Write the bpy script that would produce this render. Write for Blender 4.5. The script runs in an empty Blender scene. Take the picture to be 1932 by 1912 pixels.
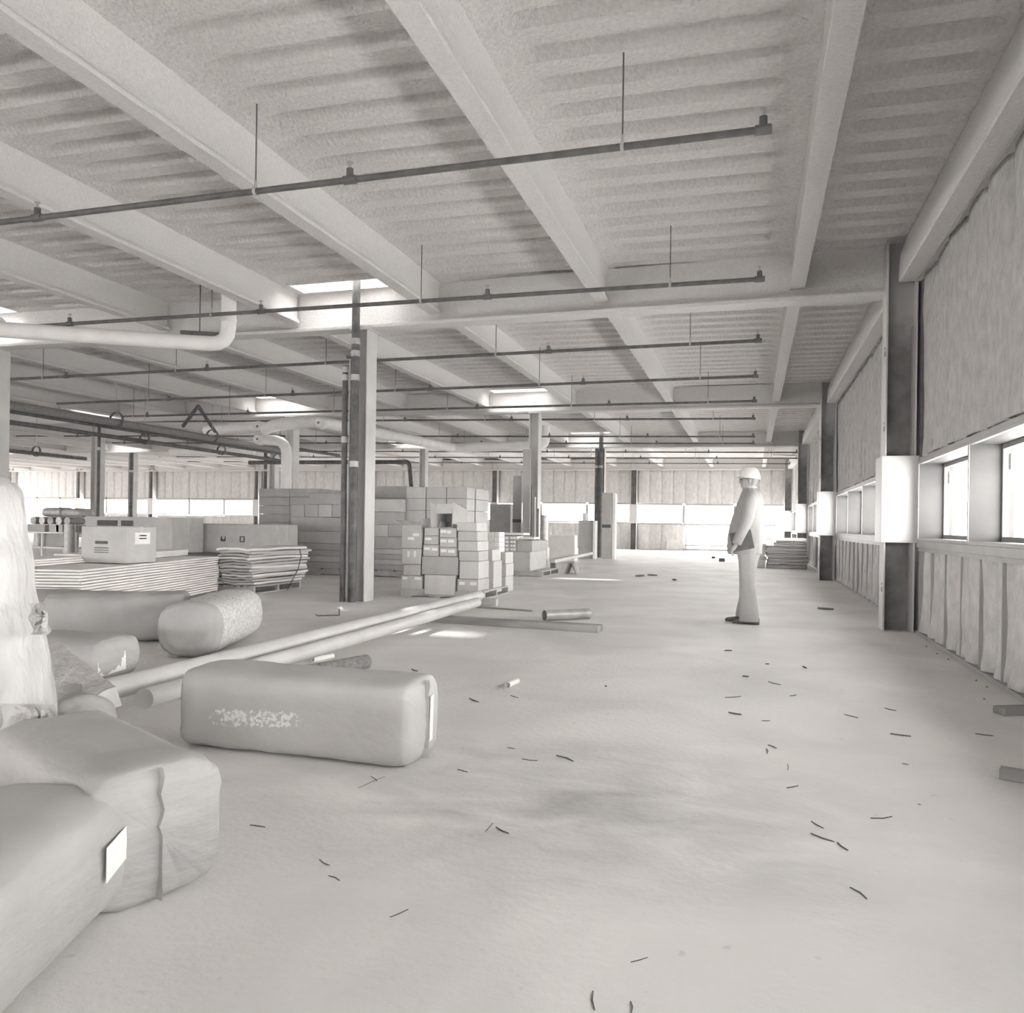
import bpy, bmesh, math, random
from mathutils import Vector, Matrix, noise
PI = math.pi
S = bpy.context.scene
COL = S.collection
random.seed(7)
# ------------------------------------------------------------------ camera, sky, sun, exposure
FPX, YAW, ROLL, SHY, CH = 1527.1, math.radians(16.556), math.radians(0.803), 34.6, 1.1235
cam = bpy.data.cameras.new('camera'); camo = bpy.data.objects.new('camera', cam); COL.objects.link(camo)
cam.sensor_fit = 'HORIZONTAL'; cam.sensor_width = 36.0; cam.lens = FPX / 1932 * 36.0
cam.shift_y = SHY / 1932; cam.clip_start = 0.05; cam.clip_end = 400
R0 = Vector((math.cos(YAW), math.sin(YAW), 0)); FW = Vector((-math.sin(YAW), math.cos(YAW), 0)); UP = Vector((0, 0, 1))
rt = R0 * math.cos(ROLL) + UP * math.sin(ROLL); up = UP * math.cos(ROLL) - R0 * math.sin(ROLL)
camo.matrix_world = Matrix((( rt.x, up.x, -FW.x, 0), (rt.y, up.y, -FW.y, 0), (rt.z, up.z, -FW.z, CH), (0, 0, 0, 1)))
S.camera = camo
W = bpy.data.worlds.new('sky'); S.world = W; W.use_nodes = True
bg = W.node_tree.nodes['Background']; bg.inputs[0].default_value = (1.0, 0.989, 0.978, 1); bg.inputs[1].default_value = 1.0
_nt = W.node_tree; _tc = _nt.nodes.new('ShaderNodeTexCoord'); _sx = _nt.nodes.new('ShaderNodeSeparateXYZ'); _nt.links.new(_tc.outputs['Generated'], _sx.inputs[0])
_mr = _nt.nodes.new('ShaderNodeFloatCurve'); _mm = _nt.nodes.new('ShaderNodeMapRange'); _mm.inputs[1].default_value = -1; _mm.inputs[2].default_value = 1
_nt.links.new(_sx.outputs['Z'], _mm.inputs[0]); _nt.links.new(_mm.outputs[0], _mr.inputs['Value'])
_cv = _mr.mapping.curves[0]
for _z, _v in ((-1, .55), (-.12, .60), (0.0, .95), (.12, .90), (.30, .45), (1, .36)):      # ground glare, bright haze at the horizon, duller sky above
    if _z in (-1, 1): _cv.points[0 if _z < 0 else -1].location = ((_z + 1) / 2, _v)
    else: _cv.points.new((_z + 1) / 2, _v)
for _p in _cv.points: _p.handle_type = 'VECTOR'
_mr.mapping.update()
_sc = _nt.nodes.new('ShaderNodeMath'); _sc.operation = 'MULTIPLY'; _sc.inputs[1].default_value = 2.6
_nt.links.new(_mr.outputs[0], _sc.inputs[0]); _nt.links.new(_sc.outputs[0], bg.inputs[1])
try:
    W.cycles.sampling_method = 'MANUAL'; W.cycles.sample_map_resolution = 64
except Exception: pass
sun = bpy.data.lights.new('sun', 'SUN'); sun.energy = .65; sun.angle = math.radians(4); sun.color = (1, .985, .96)
suno = bpy.data.objects.new('sun', sun); COL.objects.link(suno); suno.location = (-20, 30, 30)
suno.rotation_euler = Vector((2.15, -2.35, -4.4)).to_track_quat('-Z', 'Y').to_euler()
vs = S.view_settings; vs.view_transform = 'Standard'; vs.look = 'None'; vs.gamma = 1.0; vs.use_curve_mapping = False
vs.exposure = 3.42
S.cycles.max_bounces = 8; S.cycles.diffuse_bounces = 6; S.cycles.glossy_bounces = 2; S.cycles.transmission_bounces = 4
S.cycles.transparent_max_bounces = 12; S.cycles.caustics_reflective = False; S.cycles.caustics_refractive = False
S.cycles.use_denoising = True; S.cycles.sample_clamp_indirect = 4.0

# ------------------------------------------------------------------ measuring: where a sight line meets a plane
def ray(x, y):
    u = (x - 966) / FPX; v = (y - 956 - SHY) / FPX
    c, s = math.cos(ROLL), math.sin(ROLL); u, v = u * c + v * s, -u * s + v * c
    return Vector((u * math.cos(YAW) - math.sin(YAW), u * math.sin(YAW) + math.cos(YAW), -v))
def fl(x, y, z=0.0): d = ray(x, y); t = (z - CH) / d.z; return Vector((d.x * t, d.y * t, z))
def ay(x, y, Y): d = ray(x, y); t = Y / d.y; return Vector((d.x * t, Y, CH + d.z * t))
def ax(x, y, X): d = ray(x, y); t = X / d.x; return Vector((X, d.y * t, CH + d.z * t))

# ------------------------------------------------------------------ materials
def grey(v):
    l = lambda c: c / 12.92 if c <= .04045 else ((c + .055) / 1.055) ** 2.4
    return (l(v * 1.0), l(v * .989), l(v * .981), 1)
def mat(name, v, rough=.85, var=.06, vscale=6.0, bump=0.0, bscale=40.0, spec=.25, metal=0.0, stretch=(1, 1, 1), detail=4):
    m = bpy.data.materials.new(name); m.use_nodes = True; nt = m.node_tree; b = nt.nodes['Principled BSDF']
    b.inputs['Roughness'].default_value = rough; b.inputs['Specular IOR Level'].default_value = spec
    b.inputs['Metallic'].default_value = metal
    tc = nt.nodes.new('ShaderNodeTexCoord'); mp = nt.nodes.new('ShaderNodeMapping'); mp.inputs['Scale'].default_value = stretch
    nt.links.new(tc.outputs['Object'], mp.inputs[0])
    n = nt.nodes.new('ShaderNodeTexNoise'); n.inputs['Scale'].default_value = vscale; n.inputs['Detail'].default_value = detail
    nt.links.new(mp.outputs[0], n.inputs['Vector'])
    r = nt.nodes.new('ShaderNodeValToRGB'); r.color_ramp.elements[0].position = .3; r.color_ramp.elements[1].position = .7
    r.color_ramp.elements[0].color = grey(max(0, v - var)); r.color_ramp.elements[1].color = grey(min(1, v + var))
    nt.links.new(n.outputs['Fac'], r.inputs[0]); nt.links.new(r.outputs[0], b.inputs['Base Color'])
    if bump:
        n2 = nt.nodes.new('ShaderNodeTexNoise'); n2.inputs['Scale'].default_value = bscale; n2.inputs['Detail'].default_value = 3
        nt.links.new(mp.outputs[0], n2.inputs['Vector'])
        bp = nt.nodes.new('ShaderNodeBump'); bp.inputs['Strength'].default_value = 1.0; bp.inputs['Distance'].default_value = bump
        nt.links.new(n2.outputs['Fac'], bp.inputs['Height']); nt.links.new(bp.outputs[0], b.inputs['Normal'])
    return m
M = {}
M['spray'] = mat('sprayed_fireproofing', .86, .95, .03, 30, .022, 30, .1)  # fine colour speckle paints shade of small pits into both sprayed finishes
M['spraysoft'] = mat('sprayed_steel', .84, .95, .02, 40, .010, 40, .1)
M['steelpaint'] = mat('light_painted_steel', .80, .6, .03, 3)
M['darksteel'] = mat('dark_primed_steel', .42, .55, .05, 5, spec=.3)
M['blackpipe'] = mat('black_iron_pipe', .38, .5, .06, 8, spec=.35)
M['pipe'] = mat('sprinkler_pipe', .40, .5, .05, 9, spec=.35)
M['galv'] = mat('galvanised', .72, .4, .05, 10, metal=.3)
M['whitepipe'] = mat('white_pipe_jacket', .94, .6, .02, 4)
M['greylag'] = mat('grey_pipe_lagging', .56, .9, .06, 30, .01, 80)
M['fibre'] = mat('fibreglass_batt', .73, .95, .04, 12, .03, 18, .05, stretch=(1, 1, .6))
M['fibre_bounce'] = mat('fibreglass_batt_bounce', .80, .95, .04, 12, .03, 18, .05, stretch=(1, 1, .6))  # batt colour lightened to stand in for floor bounce under the sills
M['fibre2'] = mat('fibreglass_back', .80, .95, .03, 8, .02, 20, .05, stretch=(1, 1, .6))
M['frame'] = mat('window_frame_paint', .66, .5, .02, 3)
M['lining'] = mat('window_lining', .38, .5, .02, 3)  # frame paint darkened on window-lit faces to hold back the glare
M['frame2'] = mat('window_sash', .56, .5, .02, 3)
M['speckle'] = mat('speckled_wrapper', .80, .6, .10, 45, .01, 20, .3)
M['front'] = mat('front_wall', .75, .9, .03, 2)
M['white'] = mat('white_sheet', .80, .5, .008, 3)
M['card'] = mat('cardboard', .765, .85, .025, 5)
M['card2'] = mat('cardboard_pale', .81, .85, .02, 5)
M['card3'] = mat('cardboard_dark', .70, .85, .025, 5)
M['print'] = mat('dark_print', .40, .8, .03, 30)
M['label'] = mat('white_label', .96, .6, .01, 10)
M['gyp'] = mat('gypsum_board', .96, .9, .02, 4)
M['wood'] = mat('raw_timber', .70, .8, .07, 5, .003, 20, stretch=(1, .15, 1))
M['woodgrey'] = mat('weathered_timber', .62, .85, .10, 5, .003, 20, stretch=(.2, 1, 1))
M['palepipe'] = mat('pale_round_pipe', .80, .5, .03, 4)
M['ply'] = mat('plywood', .80, .8, .04, 4)
M['tubecard'] = mat('grey_sheet_panel', .74, .7, .02, 4)
M['scrap'] = mat('scrap_wire', .40, .6, .06, 30)
M['skin'] = mat('skin', .68, .6, .02, 20)
M['suit'] = mat('suit_cloth', .66, .9, .015, 60, .002, 200)
M['trouser'] = mat('trouser_cloth', .68, .9, .015, 60, .002, 200)
M['shoe'] = mat('shoe_leather', .42, .5, .04, 20)
M['folder'] = mat('dark_folder', .42, .7, .03, 20)
M['hat'] = mat('hard_hat_white', .88, .35, .01, 5, spec=.5)
M['hair'] = mat('grey_hair', .60, .8, .05, 60)
M['paper'] = mat('kraft_wrap', .69, .5, .03, 3, .009, 7, .4, stretch=(1, 1, 3.5))
M['paper2'] = mat('kraft_wrap_dark', .68, .5, .035, 3, .012, 6, .35)
M['film'] = mat('plastic_wrap', .72, .38, .04, 3, .04, 6, .5, stretch=(.7, 1.6, 1.6))
M['tapew'] = mat('pale_tape', .93, .5, .01, 8)

def floor_mat():
    m = bpy.data.materials.new('dusty_concrete'); m.use_nodes = True; nt = m.node_tree; b = nt.nodes['Principled BSDF']
    b.inputs['Roughness'].default_value = .58; b.inputs['Specular IOR Level'].default_value = .42
    N = nt.nodes.new; L = nt.links.new
    tc = N('ShaderNodeTexCoord')
    def nz(sc, det, st=(1, 1, 1), dist=0):
        mp = N('ShaderNodeMapping'); mp.inputs['Scale'].default_value = st; L(tc.outputs['Object'], mp.inputs[0])
        n = N('ShaderNodeTexNoise'); n.inputs['Scale'].default_value = sc; n.inputs['Detail'].default_value = det; n.inputs['Distortion'].default_value = dist
        L(mp.outputs[0], n.inputs['Vector']); return n.outputs['Fac']
    def math_(op, a, bb):
        q = N('ShaderNodeMath'); q.operation = op
        for i, z in enumerate((a, bb)):
            if isinstance(z, (int, float)): q.inputs[i].default_value = z
            else: L(z, q.inputs[i])
        return q.outputs[0]
    r = N('ShaderNodeValToRGB'); r.color_ramp.elements[0].position = .25; r.color_ramp.elements[1].position = .75
    r.color_ramp.elements[0].color = grey(.83); r.color_ramp.elements[1].color = grey(.945)
    L(nz(.9, 9, (1, 1, 1), .6), r.inputs[0])
    # scuffed dirty patch in the middle of the open floor
    mp = N('ShaderNodeMapping'); mp.inputs['Location'].default_value = (.75 / 1.5, -3.25 / 1.0, 0); mp.inputs['Scale'].default_value = (1 / 1.5, 1 / 1.0, 0); L(tc.outputs['Object'], mp.inputs[0])
    g = N('ShaderNodeTexGradient'); g.gradient_type = 'SPHERICAL'; L(mp.outputs[0], g.inputs[0])
    sw = nz(2.0, 9, (1, 1.5, 1), .8)
    k = math_('MULTIPLY', math_('POWER', g.outputs['Fac'], .7), math_('SUBTRACT', math_('MULTIPLY', sw, 2.6), .85))
    cl = N('ShaderNodeClamp'); L(k, cl.inputs[0])
    mx = N('ShaderNodeMix'); mx.data_type = 'RGBA'; L(math_('MULTIPLY', cl.outputs[0], .95), mx.inputs[0]); L(r.outputs[0], mx.inputs[6]); mx.inputs[7].default_value = grey(.68)
    # fine specks
    sp = N('ShaderNodeValToRGB'); sp.color_ramp.elements[0].position = .70; sp.color_ramp.elements[1].position = .78; L(nz(14, 2), sp.inputs[0])
    mx2 = N('ShaderNodeMix'); mx2.data_type = 'RGBA'; L(math_('MULTIPLY', sp.outputs[0], .35), mx2.inputs[0]); L(mx.outputs[2], mx2.inputs[6]); mx2.inputs[7].default_value = grey(.66)
    L(mx2.outputs[2], b.inputs['Base Color'])
    bp = N('ShaderNodeBump'); bp.inputs['Distance'].default_value = .004; L(nz(25, 4), bp.inputs['Height']); L(bp.outputs[0], b.inputs['Normal'])
    return m
M['floor'] = floor_mat()
def web_mat():
    m = mat('dark_steel_overspray', .50, .55, .05, 5, spec=.3); nt = m.node_tree; N = nt.nodes.new; L = nt.links.new; b = nt.nodes['Principled BSDF']
    src = b.inputs['Base Color'].links[0].from_socket; tc = N('ShaderNodeTexCoord'); sx = N('ShaderNodeSeparateXYZ'); L(tc.outputs['Object'], sx.inputs[0])
    n = N('ShaderNodeTexNoise'); n.inputs['Scale'].default_value = 9; n.inputs['Detail'].default_value = 8; L(tc.outputs['Object'], n.inputs['Vector'])
    a = N('ShaderNodeMath'); a.operation = 'MULTIPLY_ADD'; L(n.outputs['Fac'], a.inputs[0]); a.inputs[1].default_value = .5; L(sx.outputs['Z'], a.inputs[2])
    r = N('ShaderNodeMapRange'); L(a.outputs[0], r.inputs[0]); r.inputs[1].default_value = 3.35; r.inputs[2].default_value = 3.85
    mx = N('ShaderNodeMix'); mx.data_type = 'RGBA'; L(r.outputs[0], mx.inputs[0]); L(src, mx.inputs[6]); mx.inputs[7].default_value = grey(.70); L(mx.outputs[2], b.inputs['Base Color']); return m
M['web'] = web_mat()
def glass_mat():
    m = bpy.data.materials.new('window_glass'); m.use_nodes = True; nt = m.node_tree; nt.nodes.clear()
    o = nt.nodes.new('ShaderNodeOutputMaterial'); mx = nt.nodes.new('ShaderNodeMixShader'); t = nt.nodes.new('ShaderNodeBsdfTransparent'); g = nt.nodes.new('ShaderNodeBsdfGlossy')
    g.inputs['Roughness'].default_value = .02; t.inputs[0].default_value = (.96, .96, .95, 1)
    mx.inputs[0].default_value = .05; nt.links.new(t.outputs[0], mx.inputs[1]); nt.links.new(g.outputs[0], mx.inputs[2]); nt.links.new(mx.outputs[0], o.inputs[0])
    return m
M['glass'] = glass_mat()

# ------------------------------------------------------------------ mesh collecting
class MB:
    def __init__(s): s.v = []; s.f = []; s.mi = []; s.cur = 0
    def add(s, vs, fs):
        o = len(s.v); s.v += [tuple(p) for p in vs]; s.f += [tuple(i + o for i in f) for f in fs]; s.mi += [s.cur] * len(fs); return s
    def box(s, x0, x1, y0, y1, z0, z1, mtx=None):
        vs = [Vector(p) for p in ((x0, y0, z0), (x1, y0, z0), (x1, y1, z0), (x0, y1, z0), (x0, y0, z1), (x1, y0, z1), (x1, y1, z1), (x0, y1, z1))]
        if mtx is not None: vs = [mtx @ p for p in vs]
        return s.add(vs, [(0, 3, 2, 1), (4, 5, 6, 7), (0, 1, 5, 4), (1, 2, 6, 5), (2, 3, 7, 6), (3, 0, 4, 7)])
    def hexa(s, pts): return s.add(pts, [(0, 3, 2, 1), (4, 5, 6, 7), (0, 1, 5, 4), (1, 2, 6, 5), (2, 3, 7, 6), (3, 0, 4, 7)])
    def loft(s, rings, cap=True, close=True):
        n = len(rings[0]); vs = [p for r in rings for p in r]; fs = []
        for k in range(len(rings) - 1):
            for i in range(n if close else n - 1):
                j = (i + 1) % n; fs.append((k * n + i, k * n + j, (k + 1) * n + j, (k + 1) * n + i))
        if cap: fs.append(tuple(range(n - 1, -1, -1))); fs.append(tuple((len(rings) - 1) * n + i for i in range(n)))
        return s.add(vs, fs)
    def tube(s, pts, r, n=10, cap=True):
        pts = [Vector(p) for p in pts]; rs = r if isinstance(r, (list, tuple)) else [r] * len(pts); rings = []; prev = None
        for i, p in enumerate(pts):
            t = (pts[min(i + 1, len(pts) - 1)] - pts[max(i - 1, 0)]).normalized()
            if prev is None:
                a = Vector((0, 0, 1)) if abs(t.z) < .9 else Vector((1, 0, 0)); u = t.cross(a).normalized()
            else:
                u = (prev - t * prev.dot(t)).normalized()
            prev = u; w = t.cross(u)
            rings.append([p + (u * math.cos(2 * PI * k / n) + w * math.sin(2 * PI * k / n)) * rs[i] for k in range(n)])
        return s.loft(rings, cap)
    def hollow(s, a, b, r, th, n=24):
        a = Vector(a); b = Vector(b); t = (b - a).normalized(); q = Vector((0, 0, 1)) if abs(t.z) < .9 else Vector((1, 0, 0)); u = t.cross(q).normalized(); w = t.cross(u)
        R = lambda c, rr: [c + (u * math.cos(2 * PI * k / n) + w * math.sin(2 * PI * k / n)) * rr for k in range(n)]
        return s.loft([R(a, r - th), R(a, r), R(b, r), R(b, r - th), R(a, r - th)], cap=False)
    def grid(s, fn, nu, nv):
        vs = [fn(i / nu, j / nv) for j in range(nv + 1) for i in range(nu + 1)]
        return s.add(vs, [(j * (nu + 1) + i, j * (nu + 1) + i + 1, (j + 1) * (nu + 1) + i + 1, (j + 1) * (nu + 1) + i) for j in range(nv) for i in range(nu)])
    def build(s, name, m, parent=None, smooth=True, bevel=0, loc=None, rot=None, angle=40, sub=0):
        me = bpy.data.meshes.new(name); me.from_pydata(s.v, [], s.f); ms = m if isinstance(m, (list, tuple)) else [m]
        for q in ms: me.materials.append(q)
        if len(ms) > 1: me.polygons.foreach_set('material_index', s.mi)
        me.validate(); me.update()
        bm = bmesh.new(); bm.from_mesh(me); bmesh.ops.recalc_face_normals(bm, faces=bm.faces); bm.to_mesh(me); bm.free()
        if smooth:
            me.polygons.foreach_set('use_smooth', [True] * len(me.polygons)); me.set_sharp_from_angle(angle=math.radians(angle))
        o = bpy.data.objects.new(name, me); COL.objects.link(o)
        if bevel:
            bv = o.modifiers.new('bevel', 'BEVEL'); bv.width = bevel; bv.segments = 2; bv.limit_method = 'ANGLE'
        if sub:
            sd = o.modifiers.new('sub', 'SUBSURF'); sd.levels = sub; sd.render_levels = sub
        if parent is not None: o.parent = parent
        if loc is not None: o.location = loc
        if rot is not None: o.rotation_euler = rot
        return o
def tag(o, label, cat, group=None, kind=None):
    o['label'] = label; o['category'] = cat
    if group: o['group'] = group
    if kind: o['kind'] = kind
    return o
def struct(o, label=None): o['kind'] = 'structure'; return o
def empty(name, loc, rz=0.0):
    o = bpy.data.objects.new(name, None); COL.objects.link(o); o.location = loc; o.rotation_euler = (0, 0, rz); o.empty_display_size = .1; return o
ORD = ['first', 'second', 'third', 'fourth', 'fifth', 'sixth', 'seventh', 'eighth', 'ninth', 'tenth', 'eleventh', 'twelfth', 'thirteenth', 'fourteenth', 'fifteenth', 'sixteenth', 'seventeenth', 'eighteenth', 'nineteenth', 'twentieth', 'twenty-first', 'twenty-second', 'twenty-third', 'twenty-fourth', 'twenty-fifth', 'twenty-sixth']
def copy_tree(o, parent=None):
    c = o.copy(); COL.objects.link(c)
    if parent is not None: c.parent = parent; c.matrix_parent_inverse = o.matrix_parent_inverse
    for ch in o.children: copy_tree(ch, c)
    return c

# ------------------------------------------------------------------ building frame
XW = 1.40                                   # room side of the wall columns
COLX = [1.56, -5.39, -12.20, -18.80, -25.8, -33.0, -39.9, -46.8]   # column lines, centre
JX = [.467, -1.885, -4.23] + [-6.52 - 2.29 * k for k in range(18)]
def cz(X): return .013 * min(max(1.4 - X, 0), 13)
ROWY = [10.0, 19.05, 28.35]
def gy(k, X): return ROWY[k] + .058 * min(max(1.4 - X, 0), 8)   # near edge of girder flange
def colx(i, k): return COLX[i] + ((0, .14, .15)[k] if i == 1 else (-.08 if (i, k) == (2, 0) else 0))
GZ = [3.80, 3.84, 3.84]
YB = 40.0; YF = -8.2; XL = -49.5
ZD = 4.37                                   # underside of deck
JZ = 3.945

# floor
b = MB(); b.box(XL - 1, 2.05, YF - .3, YB + .4, -.25, 0); struct(b.build('floor', M['floor'], smooth=False))

# deck with trapezoid ribs, smoothed out beside the joists, openings beside the interior columns
OPEN = []
for i in range(1, 7):
    for k in range(3):
        g = gy(k, COLX[i]); OPEN.append((COLX[i] - .91, COLX[i] + .50, g - .36, g + .02))
def deck():
    xs = []
    edges = [1.82] + JX
    for a, c in zip(edges[:-1], edges[1:]):
        xs += [a - .03, a - .13, a - .26, a - .36]; nmid = 3
        xs += [a - .36 + (c + .36 - a + .36) * t / nmid for t in range(1, nmid)]
        xs += [c + .36, c + .26, c + .13, c + .03]
    for o in OPEN: xs += [o[0], o[1]]
    xs = sorted(set(round(x, 3) for x in xs if x > XL))
    PER = .405; ys = []; y = -2.0
    prof = [(0, 0), (.15, 0), (.19, 1), (.335, 1), (.38, 0)]
    Y = YF
    while Y < YB + .2:
        for d, h in prof: ys.append((Y + d, h))
        Y += PER
    for o in OPEN: ys += [(o[2], None), (o[3], None)]
    ys.sort(key=lambda q: q[0])
    # fill heights
    out = []; last = 0
    for yv, h in ys:
        if h is None: h = last
        else: last = h
        if out and abs(out[-1][0] - yv) < 1e-3: continue
        out.append((yv, h))
    ys = out
    def fade(x):
        d = min(abs(x - e) for e in edges); return max(0, min(1, (d - .16) / .16))
    verts = []; n = len(xs)
    fx = [fade(x) for x in xs]
    for yv, h in ys:
        for i, x in enumerate(xs): verts.append((x, yv, ZD + cz(x) + .095 * h * fx[i]))
    faces = []
    for j in range(len(ys) - 1):
        ym = (ys[j][0] + ys[j + 1][0]) / 2
        for i in range(n - 1):
            xm = (xs[i] + xs[i + 1]) / 2
            if any(o[0] < xm < o[1] and o[2] < ym < o[3] for o in OPEN): continue
            faces.append((j * n + i, j * n + i + 1, (j + 1) * n + i + 1, (j + 1) * n + i))
    m = MB(); m.add(verts, faces)
    for o in OPEN:                           # curb round each opening
        z0 = ZD + cz((o[0] + o[1]) / 2) - .01; z1 = z0 + .30
        m.box(o[0] - .04, o[0], o[2] - .04, o[3] + .04, z0, z1); m.box(o[1], o[1] + .04, o[2] - .04, o[3] + .04, z0, z1)
        m.box(o[0], o[1], o[2] - .04, o[2], z0, z1); m.box(o[0], o[1], o[3], o[3] + .04, z0, z1)
    struct(m.build('ceiling', M['spray'], angle=50))
deck()

def isec(m, p0, p1, width, depth0, tf, tw, axis, bulge=.0):
    """sprayed I-section from p0 to p1 (bottom centre points), up by depth; web blended into the flange"""
    pr = [(-width / 2, .0), (width / 2, .0), (width / 2 + .004, tf * .5), (width / 2, tf), (tw / 2 + .02, tf + .018), (tw / 2, tf + .05),
          (tw / 2, depth0 - .05), (tw / 2 + .03, depth0), (-tw / 2 - .03, depth0), (-tw / 2, depth0 - .05), (-tw / 2, tf + .05), (-tw / 2 - .02, tf + .018), (-width / 2, tf), (-width / 2 - .004, tf * .5)]
    p0 = Vector(p0); p1 = Vector(p1); L = (p1 - p0).length; n = max(2, int(L / .22)); t = (p1 - p0).normalized()
    side = Vector((t.y, -t.x, 0)).normalized(); rings = []
    for k in range(n + 1):
        c = p0 + (p1 - p0) * k / n; ring = []
        for i, (a, h) in enumerate(pr):
            q = c + side * a + Vector((0, 0, h)); w = .006
            q += Vector((noise.noise(q * 3.1), noise.noise(q * 3.1 + Vector((7, 0, 0))), noise.noise(q * 3.1 + Vector((0, 9, 0))))) * w
            ring.append(q)
        rings.append(ring)
    m.loft(rings)
rown = ['first', 'second', 'third', 'rearmost']
def gpt(k, X): return Vector((X, gy(k, X) + .14, GZ[k] + cz(X)))
for k in range(3):
    xs = [XW + .02, -6.6, -11.6, -24, XL]
    m = MB()
    for a, c in zip(xs[:-1], xs[1:]): isec(m, gpt(k, a), gpt(k, c), .28, ZD - GZ[k], .045, .07, 'x')
    g = m.build('girder', M['spraysoft'], angle=45)
    tag(g, f'sprayed ceiling girder on the {rown[k]} row of columns from the camera', 'beam', 'girders')
m = MB(); isec(m, Vector((XW + .3, YB - .25, 3.86)), Vector((XL, YB - .25, 3.86 + cz(-20))), .28, .55, .045, .07, 'x')
tag(m.build('girder', M['spraysoft'], angle=45), 'sprayed ceiling girder running along the top of the far window wall', 'beam', 'girders')
# joists, one per bay between girders
spans = [(YF, lambda X: gy(0, X) + .07, 'nearest bay'), (lambda X: gy(0, X) + .21, lambda X: gy(1, X) + .07, 'second bay'),
         (lambda X: gy(1, X) + .21, lambda X: gy(2, X) + .07, 'third bay'), (lambda X: gy(2, X) + .21, YB - .3, 'bay against the far wall')]
for s, (ya, yb, nm) in enumerate(spans):
    for j, X in enumerate(JX):
        if X < XL + .5: continue
        y0 = ya(X) if callable(ya) else ya; y1 = yb(X) if callable(yb) else yb
        if s == 0:
            if j > 4: continue
        m = MB(); z = JZ + cz(X) + (.03 if s else 0); isec(m, (X, y0, z), (X, y1, z), .165, ZD + cz(X) - z, .04, .085, 'y')
        tag(m.build('joist', M['spraysoft'], angle=45), f'sprayed joist, {ORD[j]} from the right window wall, in the {nm}', 'beam', 'joists')
# spandrel along right wall
m = MB()
def span(y0, y1):
    pr = [(1.52, 3.90), (1.535, 3.885), (1.80, 3.885), (1.80, 4.40), (1.60, 4.40), (1.53, 4.20)]
    n = int((y1 - y0) / .25); rings = []
    for k in range(n + 1):
        y = y0 + (y1 - y0) * k / n; rings.append([Vector((a + .006 * noise.noise(Vector((a * 3, y * 3, h * 5))), y, h + .006 * noise.noise(Vector((a * 9, y * 3, h))))) for a, h in pr])
    m.loft(rings)
span(YF, 9.85)
tag(m.build('edge_beam', M['spraysoft'], angle=35), 'sprayed edge beam over the nearest run of right-hand windows', 'beam', 'edge beams')
for k, (a, c) in enumerate(((10.2, 18.95), (19.3, 28.2), (28.6, YB - .3))):
    m = MB(); span(a, c)
    tag(m.build('edge_beam', M['spraysoft'], angle=35), f'sprayed edge beam over the right windows, {ORD[k]} bay beyond the nearest dark wall column', 'beam', 'edge beams')

# ------------------------------------------------------------------ right wall
def quilt(m, y0, y1, z0, z1, x, pitch, amp, nz=14, dip=.05, seed=0, along='y', sgn=1):
    nseg = max(1, round((y1 - y0) / pitch)); nu = nseg * 8
    def fn(u, v):
        y = y0 + (y1 - y0) * u; z = z0 + (z1 - z0) * v
        t = (u * nseg) % 1.0; w = .5 + .12 * noise.noise(Vector((int(u * nseg) * 3.7, z * 1.2, seed)))
        e = min(t, 1 - t) * 2; puff = (min(1, e * 3.2)) ** .5
        d = amp * puff + .035 * noise.noise(Vector((y * 2.2, z * .7, seed + 5))) + .012 * noise.noise(Vector((y * 9, z * 3, seed)))
        if abs(t) < 1e-6 or u == 0 or u == 1: d = -.01
        yy = y + .03 * noise.noise(Vector((y * 1.3, z * 1.6, seed + 11)))
        return Vector((x - sgn * d, yy, z)) if along == 'y' else Vector((yy, x - sgn * d, z))
    m.grid(fn, nu, nz)
WZ0, WZ1 = 1.04, 1.845; XG = 1.985
bays = [(YF, 9.72), (10.28, 18.80), (19.35, 28.1), (28.65, YB - .4)]
m = MB(); mw = MB()
for n, (a, c) in enumerate(bays):
    quilt(m, a, c, WZ1 + .09, 3.93, 1.80, .62 if n == 0 else .55, .06, 22, seed=n)
m.box(2.06, 2.2, YF, YB + .3, -.2, WZ0 - .02); m.box(2.06, 2.2, YF, YB + .3, WZ1 + .02, 4.75)
struct(m.build('wall_right', M['fibre'], angle=60))
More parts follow.
